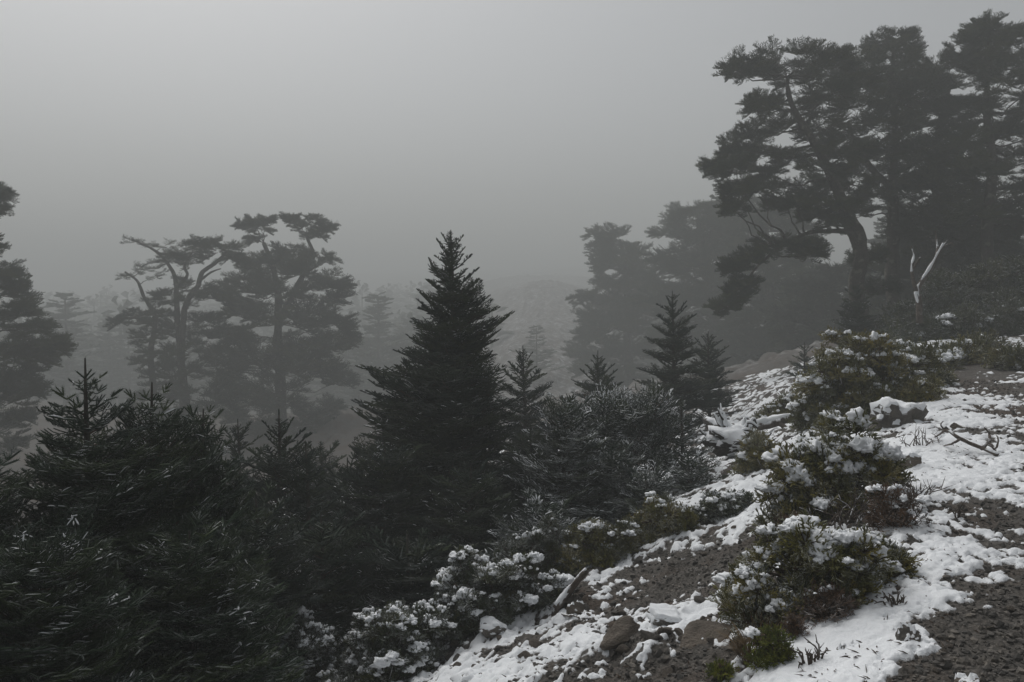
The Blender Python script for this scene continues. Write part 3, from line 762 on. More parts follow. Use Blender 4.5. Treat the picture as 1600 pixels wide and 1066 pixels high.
old_tree('tallest fir at the right edge with a stepped pointed top', 28,
    [[(1552, 500, 14), (1548, 400, 12), (1546, 300, 10), (1545, 180, 7), (1546, 80, 4), (1547, 30, 2)]],
    [(1546, 40, 18, 0), (1530, 48, 22, 0), (1566, 50, 24, .2), (1520, 62, 30, 0), (1545, 66, 38, 0), (1580, 60, 30), (1500, 88, 34, .2), (1545, 92, 45, 0), (1590, 86, 34), (1530, 110, 40, .3), (1610, 100, 34),
     (1570, 125, 44), (1520, 165, 50), (1600, 150, 55), (1560, 190, 60), (1620, 210, 60), (1510, 220, 50), (1580, 240, 60), (1540, 270, 60), (1610, 285, 60), (1570, 310, 60), (1520, 330, 50), (1600, 345, 55), (1640, 250, 60), (1640, 330, 60), (1625, 165, 50)],
    seed=4, per=6, padscale=.85)
for i, (u, v, w, h, lab) in enumerate([(1530, 500, 150, 82, 'dark rounded thicket under the tall firs at the right edge'), (1610, 500, 120, 85, 'dark thicket cut off by the right frame edge'), (1450, 502, 110, 50, 'dark low thicket around the foot of the snowy snag')]):
    bush(lab, u, v, w, h, 'juniper_dark', -1.0, 40 + i, 1.0, name='thicket', cl=.40, n=110, Y=21)
# snowy dead snag
def snag():
    Y = 19.0; b = px(1440, 490, Y); b[2] = gh(b[0], b[1]); root = thing('dead_snag', 'snow-plastered forked dead snag in front of the dark firs', 'dead tree', b)
    def t(name, pts, r):
        q = [px(u, v, Y + dy) - b for (u, v, dy) in pts]
        mb = MB(); tube(mb, bez(q, 14, .03, len(pts)), np.interp(np.linspace(0, 1, 14), np.linspace(0, 1, len(r)), r), 9, 0, .4); link(name, mb.mesh(name, [M['deadwood']], True), root)
        return bez(q, 14, .03, len(pts))
    a = t('trunk', [(1438, 505, 0), (1436, 480, 0), (1434, 455, 0), (1443, 435, 0), (1458, 412, 0), (1468, 392, -.1), (1480, 375, -.1)], [.08, .068, .058, .052, .042, .028, .010])
    c = t('limb', [(1435, 460, 0), (1426, 435, -.1), (1425, 415, -.1), (1428, 400, 0), (1424, 385, 0)], [.045, .038, .03, .018, .008])
    t('limb', [(1426, 420, -.1), (1434, 408, -.2), (1438, 402, -.2)], [.03, .02, .01]); t('limb', [(1464, 400, 0), (1464, 378, .2), (1461, 360, .2)], [.035, .02, .008]); t('limb', [(1470, 388, 0), (1486, 380, -.2), (1490, 385, -.2)], [.02, .012, .006])
    sb = MB()
    rg = random.Random(3)
    for path, rr in ((a, .058), (c, .036)):
        off = np.array([-.35 * rr, -.25 * rr, .35 * rr]); w = noise3(path * 5.0 + rr * 90)
        tube(sb, path[1:-1] + off, rr * np.interp(w[1:-1], [-.3, .0, .4], [.08, .55, 1.0]) * np.linspace(1.1, .5, len(path) - 2), 9, 0, .55)
    link('snow', sb.mesh('snow', [M['snow']], True), root)
snag()

# -- old firs to the left
old_tree('half-bare old fir at left with twisted spreading limbs and flat tufts', 42,
    [[(285, 640, 11), (283, 560, 8), (288, 520, 6.5), (292, 480, 6), (308, 450, 5), (314, 425, 4.5), (335, 410, 3.5), (352, 395, 2.5)],
     [(283, 560, 7), (277, 500, 6), (276, 450, 5), (270, 425, 4), (250, 400, 3), (228, 385, 2), (205, 375, 1)],
     [(240, 620, 7), (236, 560, 6), (242, 500, 5), (228, 465, 3.5), (215, 440, 3), (195, 425, 1.5)],
     [(276, 450, 4), (292, 430, 3), (288, 415, 2.5), (300, 395, 2)], [(242, 510, 4), (215, 497, 3), (190, 497, 1.5)], [(310, 440, 3), (330, 425, 2), (345, 420, 1)]],
    [(228, 383, 26, 0, 'thin'), (210, 378, 18, 0, 'thin'), (255, 385, 24, .3, 'thin'), (275, 395, 34, 0), (290, 405, 32, .4), (320, 385, 36, 0), (345, 392, 40, .3), (365, 400, 32, -.2), (305, 380, 24, -.3),
     (205, 425, 26, 0, 'thin'), (222, 420, 26, .2, 'thin'), (240, 430, 20, 0, 'thin'), (198, 432, 16, 0, 'thin'), (188, 500, 24, 0), (208, 498, 32, 0), (225, 490, 26, .3), (245, 462, 30, .3), (262, 470, 26),
     (310, 445, 34, .2), (335, 452, 36, 0), (345, 465, 34, .4), (300, 470, 34, .5), (255, 495, 32), (245, 520, 36), (228, 530, 28), (285, 515, 36, .6), (320, 500, 40, .6), (345, 520, 46, .6), (265, 545, 44), (310, 545, 46, .6), (240, 560, 36), (275, 580, 50), (330, 580, 56), (250, 605, 45), (300, 620, 56), (350, 620, 56), (270, 650, 56), (230, 640, 36)],
    seed=5, per=4, limb_r=.035)
old_tree('dense twin-topped old fir beside the half-bare one', 46,
    [[(440, 680, 13), (438, 580, 11), (435, 500, 8), (425, 420, 6), (412, 380, 4)], [(436, 500, 7), (470, 440, 6), (488, 400, 4), (480, 370, 3)]],
    [(400, 346, 20, 0), (416, 345, 15, .2), (382, 354, 15, 0), (408, 357, 22, -.2), (400, 372, 18, 0), (465, 344, 17, 0), (488, 347, 22, 0), (510, 355, 16, 0), (452, 342, 10, 0), (478, 358, 22, .3), (495, 366, 18, 0),
     (460, 390, 34), (500, 400, 36), (420, 402, 45), (395, 410, 38), (440, 420, 52), (400, 440, 45), (480, 430, 50), (515, 445, 36, 0), (385, 460, 42), (440, 460, 55), (535, 448, 20, 0), (500, 465, 48), (390, 490, 46), (435, 500, 60), (485, 500, 55), (525, 505, 36, 0), (380, 520, 45), (420, 540, 60), (475, 540, 60), (520, 535, 42), (545, 522, 22, 0),
     (400, 575, 60), (450, 580, 60), (500, 575, 50), (530, 600, 30, 0), (380, 610, 56), (440, 620, 60), (495, 625, 50), (400, 650, 60), (460, 660, 60), (365, 560, 45)],
    seed=6, per=5, limb_r=.04)
old_tree('big dark fir cut off by the left frame edge, long drooping boughs', 29,
    [[(-30, 700, 20), (-28, 560, 16), (-25, 440, 12), (-22, 330, 7), (-20, 270, 4)]],
    [(-5, 300, 18, 0), (-12, 325, 26, 0), (-25, 300, 36), (-20, 380, 30), (-25, 430, 50), (5, 425, 30, 0), (15, 450, 34, 0), (-5, 470, 55), (30, 485, 34, 0), (10, 510, 60), (48, 515, 40, 0), (78, 535, 30, 0), (90, 540, 22, .2), (40, 545, 46), (5, 550, 60), (20, 590, 50, 0), (40, 610, 34, 0), (0, 620, 60), (-15, 660, 60), (30, 655, 30, 0), (15, 690, 40, 0), (-40, 500, 60), (-40, 590, 60), (60, 560, 30)],
    seed=7, per=5)
# -- pale firs further back
GF = None
def auto_pads(u, vt, vb, w, n, seed, R=46, dy=3.0):
    rg = random.Random(seed); out = []
    for i in range(n):
        t = i / (n - 1); v = vt + (vb - vt) * t; hw = w * (.30 + .70 * min(1, t * 1.8)) * (1.12 if math.sin(t * 17 + seed) > 0 else .75)
        out.append((u + rg.uniform(-1, 1) * hw * .8, v + rg.uniform(-8, 8), R * rg.uniform(.7, 1.1), rg.uniform(-dy, dy)))
    return out
old_tree('pale old fir with a drooping left bough, left one of the faint group', 70,
    [[(985, 620, 12), (982, 520, 9), (975, 430, 7), (968, 375, 4)]], [(930, 368, 22, 0), (905, 468, 26, 0), (925, 462, 30, 0), (915, 560, 30, 0), (965, 365, 40, 0)] + auto_pads(965, 378, 600, 62, 34, 3, 42), seed=61, per=5, limb_r=.04)
old_tree('pale broad old fir directly left of the big leaning fir, half lost in fog', 62,
    [[(1120, 610, 12), (1115, 500, 10), (1100, 400, 8), (1090, 330, 4)]], [(1068, 332, 26, 0), (1115, 318, 30, 0), (1040, 362, 28, 0)] + auto_pads(1095, 340, 590, 85, 44, 4, 46), seed=62, per=5, limb_r=.04)
old_tree('dim old fir behind the low boughs of the leaning fir', 54,
    [[(1215, 600, 12), (1212, 500, 9), (1200, 400, 6), (1195, 330, 4)]], auto_pads(1200, 320, 590, 85, 40, 5, 50), seed=63, per=5, limb_r=.04)
old_tree('dim fir between the trunks, low dark foliage behind the snowy snag', 36,
    [[(1440, 560, 12), (1440, 470, 9), (1436, 380, 6)]], auto_pads(1440, 350, 520, 75, 30, 7, 50), seed=65, per=5, limb_r=.04)
old_tree('dim fir behind the trunk at the right frame edge', 35,
    [[(1575, 560, 12), (1575, 470, 9), (1578, 380, 6)]], auto_pads(1570, 350, 500, 75, 30, 8, 50), seed=66, per=5, limb_r=.04)
old_tree('dim old fir filling the gap behind the trunk of the leaning fir', 46,
    [[(1300, 600, 12), (1302, 500, 9), (1300, 420, 6)]], auto_pads(1300, 420, 600, 85, 28, 6, 50), seed=64, per=5, limb_r=.04)
far_tree(1150, 63, 270, 'faint tall fir seen behind the boughs of the big leaning fir', 3, GF, 1.0)
far_tree(1230, 59, 330, 'dim fir in the fog below the leaning fir boughs', 2, GF, 1.1)
far_tree(590, 87, 450, 'faint rounded fir in fog between the twin-topped fir and the pointed fir', 1, GF, 1.1)
far_tree(100, 80, 450, 'faint fir in fog between the left edge fir and the half-bare fir', 3, GF, 1.2)
far_tree(838, 84, 505, 'faint dark fir alone on the pale snowy hillside', 2, GF, 1.5)
rg = random.Random(5)
FT = []
for k in range(45):
    Y = rg.uniform(85, 140); u = rg.uniform(-60, 700) if k < 36 else rg.uniform(950, 1620)
    g = px(u, 480, Y); z = gh(g[0], g[1]); h = rg.uniform(6, 12); vv = 480 + (1.6 - z - h) / Y * FPX
    if vv > 440: FT.append((u, Y, vv))
FT += [(100, 95, 465), (590, 90, 470), (560, 80, 560), (150, 85, 560), (60, 80, 590), (350, 85, 540), (620, 90, 540), (1260, 70, 400), (1400, 60, 300), (1500, 62, 280), (1580, 56, 330)]
# the wood on the far slope, which the fog melts into one mass
def distant_wood():
    rg = random.Random(99); mb = MB(); n = 0; protos = []
    for k in range(5):
        pb = MB(); g = random.Random(400 + k)
        for q in range(26):
            t = (q + .5) / 26; z = .12 + .86 * t; r = (.30 * (1 - t) ** .7 + .06) * g.uniform(.6, 1.15); a = g.uniform(0, 6.28)
            c0 = np.array([math.cos(a) * r * .25, math.sin(a) * r * .25, z]); o = np.array([math.cos(a), math.sin(a), g.uniform(-.1, .35)]); sd = np.array([-math.sin(a), math.cos(a), 0])
            P = []
            for w in (-.9, -.3, .3, .9): P += [c0 + o * r * g.uniform(.5, .9) + sd * r * .45 * w + np.array([0, 0, g.uniform(-.02, .03)])]
            tip = c0 + o * r * 1.15; up = c0 + np.array([0, 0, .05]); dn = c0 - np.array([0, 0, .04])
            V = np.array(P + [tip, up, dn, c0 + o * r * .6 + np.array([0, 0, .045])])
            pb.add(V, [(5, 0, 7), (0, 1, 7), (1, 4, 7), (4, 2, 7), (2, 3, 7), (3, 5, 7), (6, 1, 0), (6, 4, 1), (6, 2, 4), (6, 3, 2)])
        tube(pb, [(0, 0, -.1), (0, 0, .5), (0, 0, .93)], [.03, .02, .006], 5)
        protos.append((np.concatenate(pb.v), np.concatenate(pb.f)))
    while n < 420:
        Y = rg.uniform(95, 270); u = rg.uniform(-150, 1700)
        if 720 < u < 1010 and rg.random() < .85: continue
        g = px(u, 480, Y); v, f = protos[rg.randrange(5)]; h = rg.uniform(5, 13) * (.8 if Y > 220 else 1); z = gh(g[0], g[1]); h = min(h, 31.5 - z); vt = 480 + (1.6 - z - h) / Y * FPX
        if vt < 415 + rg.uniform(-40, 25): h *= .55; vt = 480 + (1.6 - z - h) / Y * FPX
        if vt < 438: continue
        if Y < 130 and 250 < u < 560 and rg.random() < .5: continue
        a = rg.uniform(0, 6.28); R = np.array([[math.cos(a), -math.sin(a), 0], [math.sin(a), math.cos(a), 0], [0, 0, 1]]); w = h * rg.uniform(.8, 1.5)
        mb.add((v * np.array([w, w, h])) @ R.T + np.array([g[0], g[1], z - .2]), f); n += 1
    o = link('distant_wood', mb.mesh('distant_wood', [M['needle_old']])); o['kind'] = 'stuff'
distant_wood()
for i, (u, Y, v) in enumerate(FT):
    far_tree(u, Y, v, 'barely visible fir dissolving into the fog on the far slope', i, 'firs dissolving into the fog', 1.1)

# -- young firs in the middle distance
fir('slim pointed young fir right of centre, tallest of the row beyond the snowy firs', (1052, 455), 16, [(0, 3), (30, 20), (80, 40), (130, 58), (180, 72), (240, 85)], 'mid', seed=11, per=8, leader=.22, whorl=.2, smin=.5)
fir('small slender fir just right of the central fir', (819, 540), 13.5, [(0, 3), (25, 18), (60, 38), (100, 52), (160, 66)], 'mid', seed=12, per=8, smin=.45)
fir('small pointed fir between the slender fir and the tall slim one', (936, 548), 14.5, [(0, 3), (25, 17), (60, 38), (90, 52), (150, 66)], 'mid', seed=13, per=8, smin=.45)
fir('bushy fir leaning against the right side of the slim pointed one', (1108, 518), 18, [(0, 4), (30, 22), (80, 42), (140, 60)], 'mid', seed=14, per=8, smin=.5)
fir('dim low fir in shadow left of the big juniper on the bank', (1258, 535), 19, [(0, 4), (30, 20), (80, 40), (140, 60)], 'mid', seed=15, per=8, smin=.5)
fir('dim low fir at the foot of the leaning fir trunk', (1338, 440), 22, [(0, 4), (30, 18), (80, 38), (150, 50)], 'mid', seed=25, smin=.9)

# -- the central fir
def asymC(dep, a, sc):
    d = dep / sc; f = 1.0
    if 140 < d < 190 and math.cos(a) > .5: f = 1.15
    if d > 195 and math.cos(a) > .3: f = .72
    return f
fir('tall pointed fir in the centre, its thin tip against bright fog', (706, 360), 10,
    [(0, 4), (20, 17), (40, 24), (75, 42), (110, 50), (150, 74), (175, 72), (205, 102), (240, 130), (300, 142), (350, 150), (420, 175), (500, 185), (600, 185)], 'mid', seed=21, whorl=.135, per=8, asym=asymC, leader=.17, maxb=300, smin=.6, dens=1.1)
fir('dense fir overlapping the lower left of the central fir', (600, 690), 8.8, [(0, 30), (30, 55), (80, 80), (160, 105), (300, 120)], 'mid', seed=22, whorl=.13, smin=.6)
fir('low bushy fir in front of the central fir base', (735, 720), 8.6, [(0, 20), (50, 60), (120, 95), (230, 110)], 'mid', seed=23, whorl=.13, smin=.6)
fir('bushy snow-dusted fir right of the central fir, with upturned top twigs', (880, 628), 9.2, [(0, 20), (20, 50), (60, 75), (140, 95), (260, 110)], 'snowy', seed=24, whorl=.13, leader=.12)
fir('dark fir behind the snow-dusted firs, squat crown', (830, 668), 10.2, [(0, 20), (30, 40), (90, 60), (180, 80)], 'mid', seed=26, whorl=.14, smin=.6)
fir('snow-dusted fir with a small pointed top left of the rotten root mass', (1066, 622), 10.5, [(0, 4), (25, 18), (60, 34), (110, 58), (180, 80)], 'snowy', seed=27, whorl=.13, leader=.12)
fir('low snow-dusted fir spreading over the scree edge', (1010, 735), 9.0, [(0, 30), (30, 70), (80, 100), (130, 110)], 'snowy', seed=28, whorl=.12, leader=.08)
fir('frosted low fir growing under the twiggy white shrub', (950, 700), 9.3, [(0, 25), (30, 60), (90, 90), (170, 100)], 'snowy', seed=45, whorl=.12, leader=.08)
fir('frosted low fir between the twiggy white shrub and the root mass', (1075, 715), 9.7, [(0, 20), (30, 50), (80, 70), (130, 80)], 'snowy', seed=46, whorl=.12, leader=.08)
fir('snow-speckled low fir under the dark squat fir, above the bottom bushes', (850, 790), 8.0, [(0, 30), (40, 80), (100, 110)], 'snowy', seed=47, whorl=.11, leader=.08)
# frosted shrub
def frost_shrub():
    rg = random.Random(9); Y = 10.6; c = px(968, 800, Y); c[2] = gh(c[0], c[1]); root = thing('frosted_shrub', 'twiggy shrub whitened all over with snow between two snow-dusted firs', 'shrub', c)
    tb = MB()
    for i in range(7):
        a = rg.uniform(0, 6.28); tube(tb, bez([np.zeros(3), (math.cos(a) * .3, math.sin(a) * .3, .8), (math.cos(a) * .6, math.sin(a) * .5, 1.3)], 7, .05, i), np.linspace(.03, .006, 7), 5)
    link('stems', tb.mesh('stems', [M['twig']], True), root)
    top = px(968, 640, Y)[2] - c[2]
    for i in range(125):
        a = rg.uniform(0, 6.28); t = rg.random() ** .6; r = .55 * math.sqrt(max(0, 1 - t * t * .85)) * rg.uniform(.4, 1)
        link('twig_spray', rg.choice(T['frost_thin']), root, (math.cos(a) * r, math.sin(a) * r * .8, .25 + (top - .4) * t), (rg.uniform(-.4, .4), -RAD(rg.uniform(5, 55)), a + rg.uniform(-.4, .4)), rg.uniform(.7, 1.1))
frost_shrub()

fir('shadowed fir filling the dip between the thin-leader fir and the central fir', (540, 715), 9.3, [(0, 12), (40, 45), (100, 75), (300, 110)], 'mid', seed=42, whorl=.14, smin=.55)
fir('shadowed fir deep in the hollow left of the central fir', (500, 690), 12.5, [(0, 12), (40, 45), (100, 75), (300, 110)], 'mid', seed=43, whorl=.16, smin=.55)
fir('dark fir low down between the left pair and the bottom bushes', (400, 770), 6.4, [(0, 20), (40, 55), (120, 95), (300, 130)], 'mid', seed=44, whorl=.11, smin=.5)
# -- near firs on the left
fir('nearest fir at left with a bare reddish leader and frosted shoots', (138, 560), 4.9, [(0, 3), (30, 22), (60, 42), (95, 66), (140, 95), (220, 120), (330, 165), (480, 220)], 'near', seed=31, whorl=.115, per=6, leader=.19, dens=.95, maxb=240, elev_top=34, elev_low=2)
fir('near fir with several upright leaders right of the nearest one', (240, 598), 5.3, [(0, 4), (20, 20), (60, 48), (110, 80), (200, 120), (350, 150), (480, 180)], 'near', seed=32, whorl=.12, per=5, leader=.17, maxb=230, elev_top=50, elev_low=4)
fir('near fir shoot group with spreading tips at the right flank of the left pair', (318, 640), 5.6, [(0, 10), (30, 35), (90, 60), (200, 95), (400, 110)], 'near', seed=33, whorl=.11, per=5, leader=.12, elev_top=55, elev_low=4)
fir('near fir cut off by the left frame edge, only its right side shown', (-30, 690), 4.6, [(0, 20), (40, 60), (120, 90), (300, 130)], 'near', seed=34, whorl=.11, per=5, elev_top=40, elev_low=5)
fir('low near fir filling the bottom left corner', (60, 850), 3.9, [(0, 60), (50, 120), (200, 190)], 'near', seed=39, whorl=.09, per=6, elev_top=36, elev_low=2, leader=.08)
fir('low near fir in the dark at the lower left, light snow on its tips', (300, 830), 4.7, [(0, 40), (60, 95), (240, 150)], 'near', seed=40, whorl=.09, per=6, elev_top=36, elev_low=2, leader=.08)
fir('pointed fir with thin bare leader behind the left pair', (433, 640), 8.2, [(0, 3), (20, 16), (60, 45), (110, 72), (200, 85), (400, 120)], 'mid', seed=35, whorl=.13, per=6, leader=.22, smin=.55)
fir('faded fir top just left of the thin leader', (372, 655), 10.5, [(0, 4), (30, 25), (80, 45), (200, 60)], 'mid', seed=36, whorl=.15, smin=.6)
fir('small dark fir right of the thin leader with a blunt top', (478, 690), 8.0, [(0, 10), (30, 25), (90, 42), (250, 75)], 'mid', seed=37, whorl=.13, smin=.55)
fir('dark low fir between the left firs and the central fir', (500, 800), 7.0, [(0, 30), (60, 80), (200, 120)], 'mid', seed=38, whorl=.11, smin=.55)
fir('dark low fir just above the snowy bottom bushes', (640, 830), 7.2, [(0, 30), (50, 80), (130, 120)], 'mid', seed=41, whorl=.11, smin=.55)

# -- snowy bushes along the bottom
bush('round snow-clotted bush at the bottom edge left of the scree', 600, 1075, 190, 105, 'juniper_dark', .95, 51, name='snowy_bush', cl=.085, blob=.8, depthf=.8)
bush('low snow-clotted bush at the bottom edge, left of the round one', 440, 1085, 170, 95, 'juniper_dark', .95, 52, name='snowy_bush', cl=.085, blob=.8)
bush('snowy bush above the round one, under the dark firs', 752, 985, 165, 110, 'juniper_dark', .8, 53, name='snowy_bush', cl=.09, blob=.8)
bush('thinly snowed bush at the fir edge above the fallen stick', 838, 925, 130, 95, 'juniper_dark', .32, 54, name='snowy_bush', cl=.09, blob=.7)
bush('small bush with snow specks between scree and dark firs', 935, 885, 120, 60, 'juniper', .30, 55, name='snowy_bush', cl=.09, blob=.7)
bush('small snow heap on a bush beside the fallen stick', 858, 950, 60, 45, 'juniper_dark', .9, 56, name='snowy_bush', cl=.08)
bush('thin green bush at the scree top, left of the small juniper', 1035, 840, 110, 45, 'juniper', .35, 57, name='snowy_bush', cl=.09, blob=.8)

# -- junipers on the bank at right
bush('big juniper on the bank crest under the snowy snag', 1356, 634, 180, 116, 'juniper', .6, 61, cl=.15, Y=10.5, blob=.8)
bush('upper juniper with olive sprigs left of the path top', 1430, 580, 109, 69, 'juniper', .45, 62, cl=.17, Y=11.5, blob=.8)
bush('low juniper spilling onto the path snow', 1440, 595, 76, 34, 'juniper', .45, 63, cl=.12, Y=10.2, blob=.8)
bush('large dark juniper in the middle of the bank, snow on its top', 1310, 805, 194, 128, 'juniper', .6, 64, cl=.13, depthf=.75, blob=1.0)
bush('juniper half buried in thick snow, nearest on the bank', 1290, 955, 256, 113, 'juniper', 1.7, 65, cl=.10, depthf=.6, blob=1.05)
bush('small green sprig bush at the right end of the half buried juniper', 1395, 905, 57, 39, 'juniper', .25, 66, cl=.08)
bush('snow-covered dome shrub behind the fallen log', 1240, 655, 85, 41, 'juniper', .85, 67, cl=.12, blob=.8)
bush('small olive juniper below the rotten root mass', 1188, 735, 68, 47, 'juniper', .35, 68, cl=.10, blob=.8)
bush('rust-brown dead shrub at the foot of the half buried juniper', 1298, 975, 70, 53, 'rust', .1, 69, name='dead_shrub', cl=.07, cat='shrub', blob=.6)
bush('thin rust-brown shrub behind the half buried juniper', 1240, 850, 57, 39, 'rust', .1, 70, name='dead_shrub', cl=.07, cat='shrub', n=14)
bush('yellow-green herb clump at the bottom beside the grass tuft', 1212, 1050, 58, 65, 'yellow', .05, 71, name='herb_clump', cl=.05, cat='plant', n=30)
bush('tiny yellow moss-like plant at the bottom edge', 1130, 1068, 34, 22, 'yellow', .0, 72, name='herb_clump', cl=.045, cat='plant', n=12)
bush('small rust-tipped sprig above the yellow-green herbs', 1242, 1005, 24, 45, 'rust', .0, 73, name='dead_shrub', cl=.04, cat='shrub', n=12)
bush('thin green shrub left of the half buried juniper', 1165, 930, 66, 52, 'juniper', .25, 74, cl=.06, n=34, blob=.7)
bush('snowy low shrub left of the path top, beyond the snag', 1500, 515, 76, 22, 'juniper', .6, 75, cl=.2, Y=14, blob=.8)
bush('dark green shrub at the far end of the path', 1545, 510, 76, 29, 'juniper', .25, 76, cl=.2, Y=14.5, blob=.8)
bush('olive shrub standing at the right edge of the far path', 1590, 528, 57, 26, 'juniper', .1, 77, cl=.18, Y=13, blob=.8)
bush('low heathery shrub at the crest left of the far path', 1465, 520, 57, 24, 'juniper', .6, 78, cl=.2, Y=13.5, blob=.8)
bush('snow-flecked brown ground shrub on the scree below the junipers', 1130, 810, 85, 34, 'juniper_dark', .75, 79, name='snowy_bush', cl=.09, blob=.8)
bush('dead brown brush with snow beside the large dark juniper', 1400, 830, 66, 52, 'rust', .45, 80, name='dead_shrub', cl=.08, cat='shrub')

for k, (u, v, w, h, lab) in enumerate([(1448, 522, 70, 30, 'dark shrub at the very end of the path, left of two others'), (1515, 524, 90, 36, 'dark shrub at the very end of the path, middle one of three'), (1592, 524, 90, 40, 'dark shrub at the very end of the path, by the right frame edge')]):
    bush(lab, u, v, w, h, 'juniper_dark', .08, 90 + k, cl=.2, Y=19, n=60)
# -- rocks
rock('big lichen-stained boulder behind the fallen log', 1142, 660, 80, 49, 1, 'rock', .25, Y=13.5, sink=.35, thick=.05)
rock('dark overhanging rock with a snow top beside the big juniper', 1415, 665, 95, 52, 5, 'rock', .75, sink=.42, thick=.04, rough=.3)
rock('small round rock with snow cap beside the root mass', 1240, 600, 22, 12, 8, 'rock', .9, Y=15)
rock('brown wedge-shaped slab lying across the scree', 965, 1022, 90, 30, 3, 'rock_brown', 0, yaw=.3, tilt=-.35, sink=.25, rough=.10)
rock('squarish snow-capped rock above the slab', 1045, 985, 67, 28, 7, 'rock', .75, yaw=.2, tilt=.15, sink=.2, thick=.025)
rock('long tilted brown slab under the half buried juniper', 1105, 1005, 96, 24, 4, 'rock_brown', 0, yaw=.35, tilt=-.45, sink=.25, rough=.10)
rock('brown slab corner at the foot of the rusty shrub', 1160, 960, 64, 17, 14, 'rock_brown', 0, yaw=.3, tilt=-.3, sink=.3)
rock('grey rock embedded in snow right of the grass tuft', 1425, 1012, 47, 35, 9, 'rock', .12, yaw=.4, sink=.3)
rock('flat curved grey stone in the snow below the rusty shrub', 1330, 1028, 39, 17, 10, 'rock', .2, sink=.3)
rock('dark broken rock under the large dark juniper right side', 1430, 735, 51, 28, 12, 'rock_brown', .5, sink=.2)
rock('grey rock sticking out right of the half buried juniper', 1432, 855, 25, 20, 13, 'rock', .1, sink=.2)
rock('round stone with orange spot on the path snow', 1495, 672, 22, 12, 15, 'rock_brown', .0, sink=.2)
rock('snow-capped stone alone on the bare path', 1591, 580, 15, 9, 16, 'rock', 1.0, sink=.1, thick=.03)
rock('small light grey stone sitting on the gravel snow edge', 1546, 895, 17, 12, 17, 'rock', .0, sink=.2)
rock('flat rock low on the scree at the bottom edge', 735, 1062, 68, 24, 18, 'rock', .5, sink=.3, thick=.02)
rock('tall grey rock beside the fallen stick', 900, 965, 36, 28, 19, 'rock_brown', .2, sink=.2, thick=.02)
rock('snow-rimmed rock by the round snowy bush', 770, 1000, 51, 27, 20, 'rock', .6, sink=.25, thick=.02)
rock('flat brown rock at the bottom edge right of the snow drift', 1520, 1078, 59, 20, 21, 'rock_brown', .1, sink=.35)
rock('pale rock on the path edge near the bottom', 1410, 915, 28, 17, 22, 'rock', .3, sink=.3)
# loose stones, none of which stands out
STM = []
for i in range(5):
    me, vv, f = rock_mesh(60 + i, (1, .8, .55), 2, 'rock' if i % 2 else 'rock_brown', 7); STM.append(me)
rg = random.Random(77); cnt = 0
while cnt < 150:
    if cnt < 95: u, v = rg.uniform(690, 1200), rg.uniform(800, 1066)
    else: u, v = rg.uniform(1240, 1600), rg.uniform(640, 1066)
    p = hit(u, v)
    d = dcoord(p[0], p[1])
    if p[1] > 12 or (cnt < 95 and (d < .55 or d > 4.2)): continue
    s = rg.uniform(.018, .055) * (1.2 if cnt < 95 else .6)
    o = tag(link('stone', STM[rg.randrange(5)], loc=(p[0], p[1], gh(p[0], p[1]) + s * .2), rot=(rg.uniform(-.3, .3), rg.uniform(-.3, .3), rg.uniform(0, 6.28)), scale=s),
        'small loose grey-brown stone lying among snow and gravel', 'stone', 'loose stones on the scree and path'); cnt += 1
# gravel
def gravel():
    rg = np.random.RandomState(5); v, f = ICO[1]; mb = MB(); N = 26000
    Yv = 2.6 * (12 / 2.6) ** rg.rand(N) ** 1.15; a = rg.uniform(-.16, .64, N); x = a * Yv; y = Yv
    d = dcoord(x, y); keep = (d < 4.5); x, y = x[keep], y[keep]; m = snow_m(x, y)
    keep = (m < .06) | (rg.rand(len(x)) < .05); x, y = x[keep], y[keep]
    n = len(x); z = G(x, y) + fine_h(x, y)
    s = (.0035 + .010 * rg.rand(n) ** 3.0 * 1.4 + .0012 * y * .4)
    V = v[None] * (s[:, None, None]) * (1 + .45 * rg.uniform(-1, 1, (n, len(v), 1))) * rg.uniform(.6, 1.3, (n, 1, 3))
    V = V + np.stack([x, y, z + s * .2], 1)[:, None]
    mb.add(V.reshape(-1, 3), (f[None] + (np.arange(n) * len(v))[:, None, None]).reshape(-1, 3))
    o = link('gravel', mb.mesh('gravel', [M['gravel_stone']])); o['kind'] = 'stuff'
gravel()

# needles, bark bits and grass stubs strewn over snow and gravel
def litter():
    rg = np.random.RandomState(8); mb = MB(); N = 9000
    Yv = 2.6 * (15 / 2.6) ** rg.rand(N); a = rg.uniform(-.14, .62, N); x = a * Yv; y = Yv; d = dcoord(x, y)
    cl = noise2(x * 1.7 + 40, y * 1.7) + .6 * noise2(x * 6, y * 6 + 9) + rg.uniform(-.5, .5, N)
    k = (d < 4.2) & (cl > .35); x, y = x[k], y[k]; n = len(x)
    z = np.maximum(snow_z(x, y)[0], G(x, y) + fine_h(x, y)) + .002
    an = rg.uniform(0, 6.28, n); l = rg.uniform(.005, .028, n) * rg.choice([.6, 1, 1.6], n); w = rg.uniform(.0012, .004, n)
    dv = np.stack([np.cos(an) * l, np.sin(an) * l, rg.uniform(-.1, .5, n) * l], 1); sv = np.stack([-np.sin(an) * w, np.cos(an) * w, rg.uniform(0, .5, n) * w], 1); p = np.stack([x, y, z], 1)
    V = np.stack([p - dv, p + sv, p + dv, p - sv + np.array([0, 0, .002]), p + np.array([0, 0, .006])], 1)
    mb.add(V.reshape(-1, 3), (np.array([(0, 3, 4), (3, 2, 4), (2, 1, 4), (1, 0, 4)])[None] + (np.arange(n) * 5)[:, None, None]).reshape(-1, 3))
    o = link('plant_litter', mb.mesh('plant_litter', [M['twig']])); o['kind'] = 'stuff'
litter()

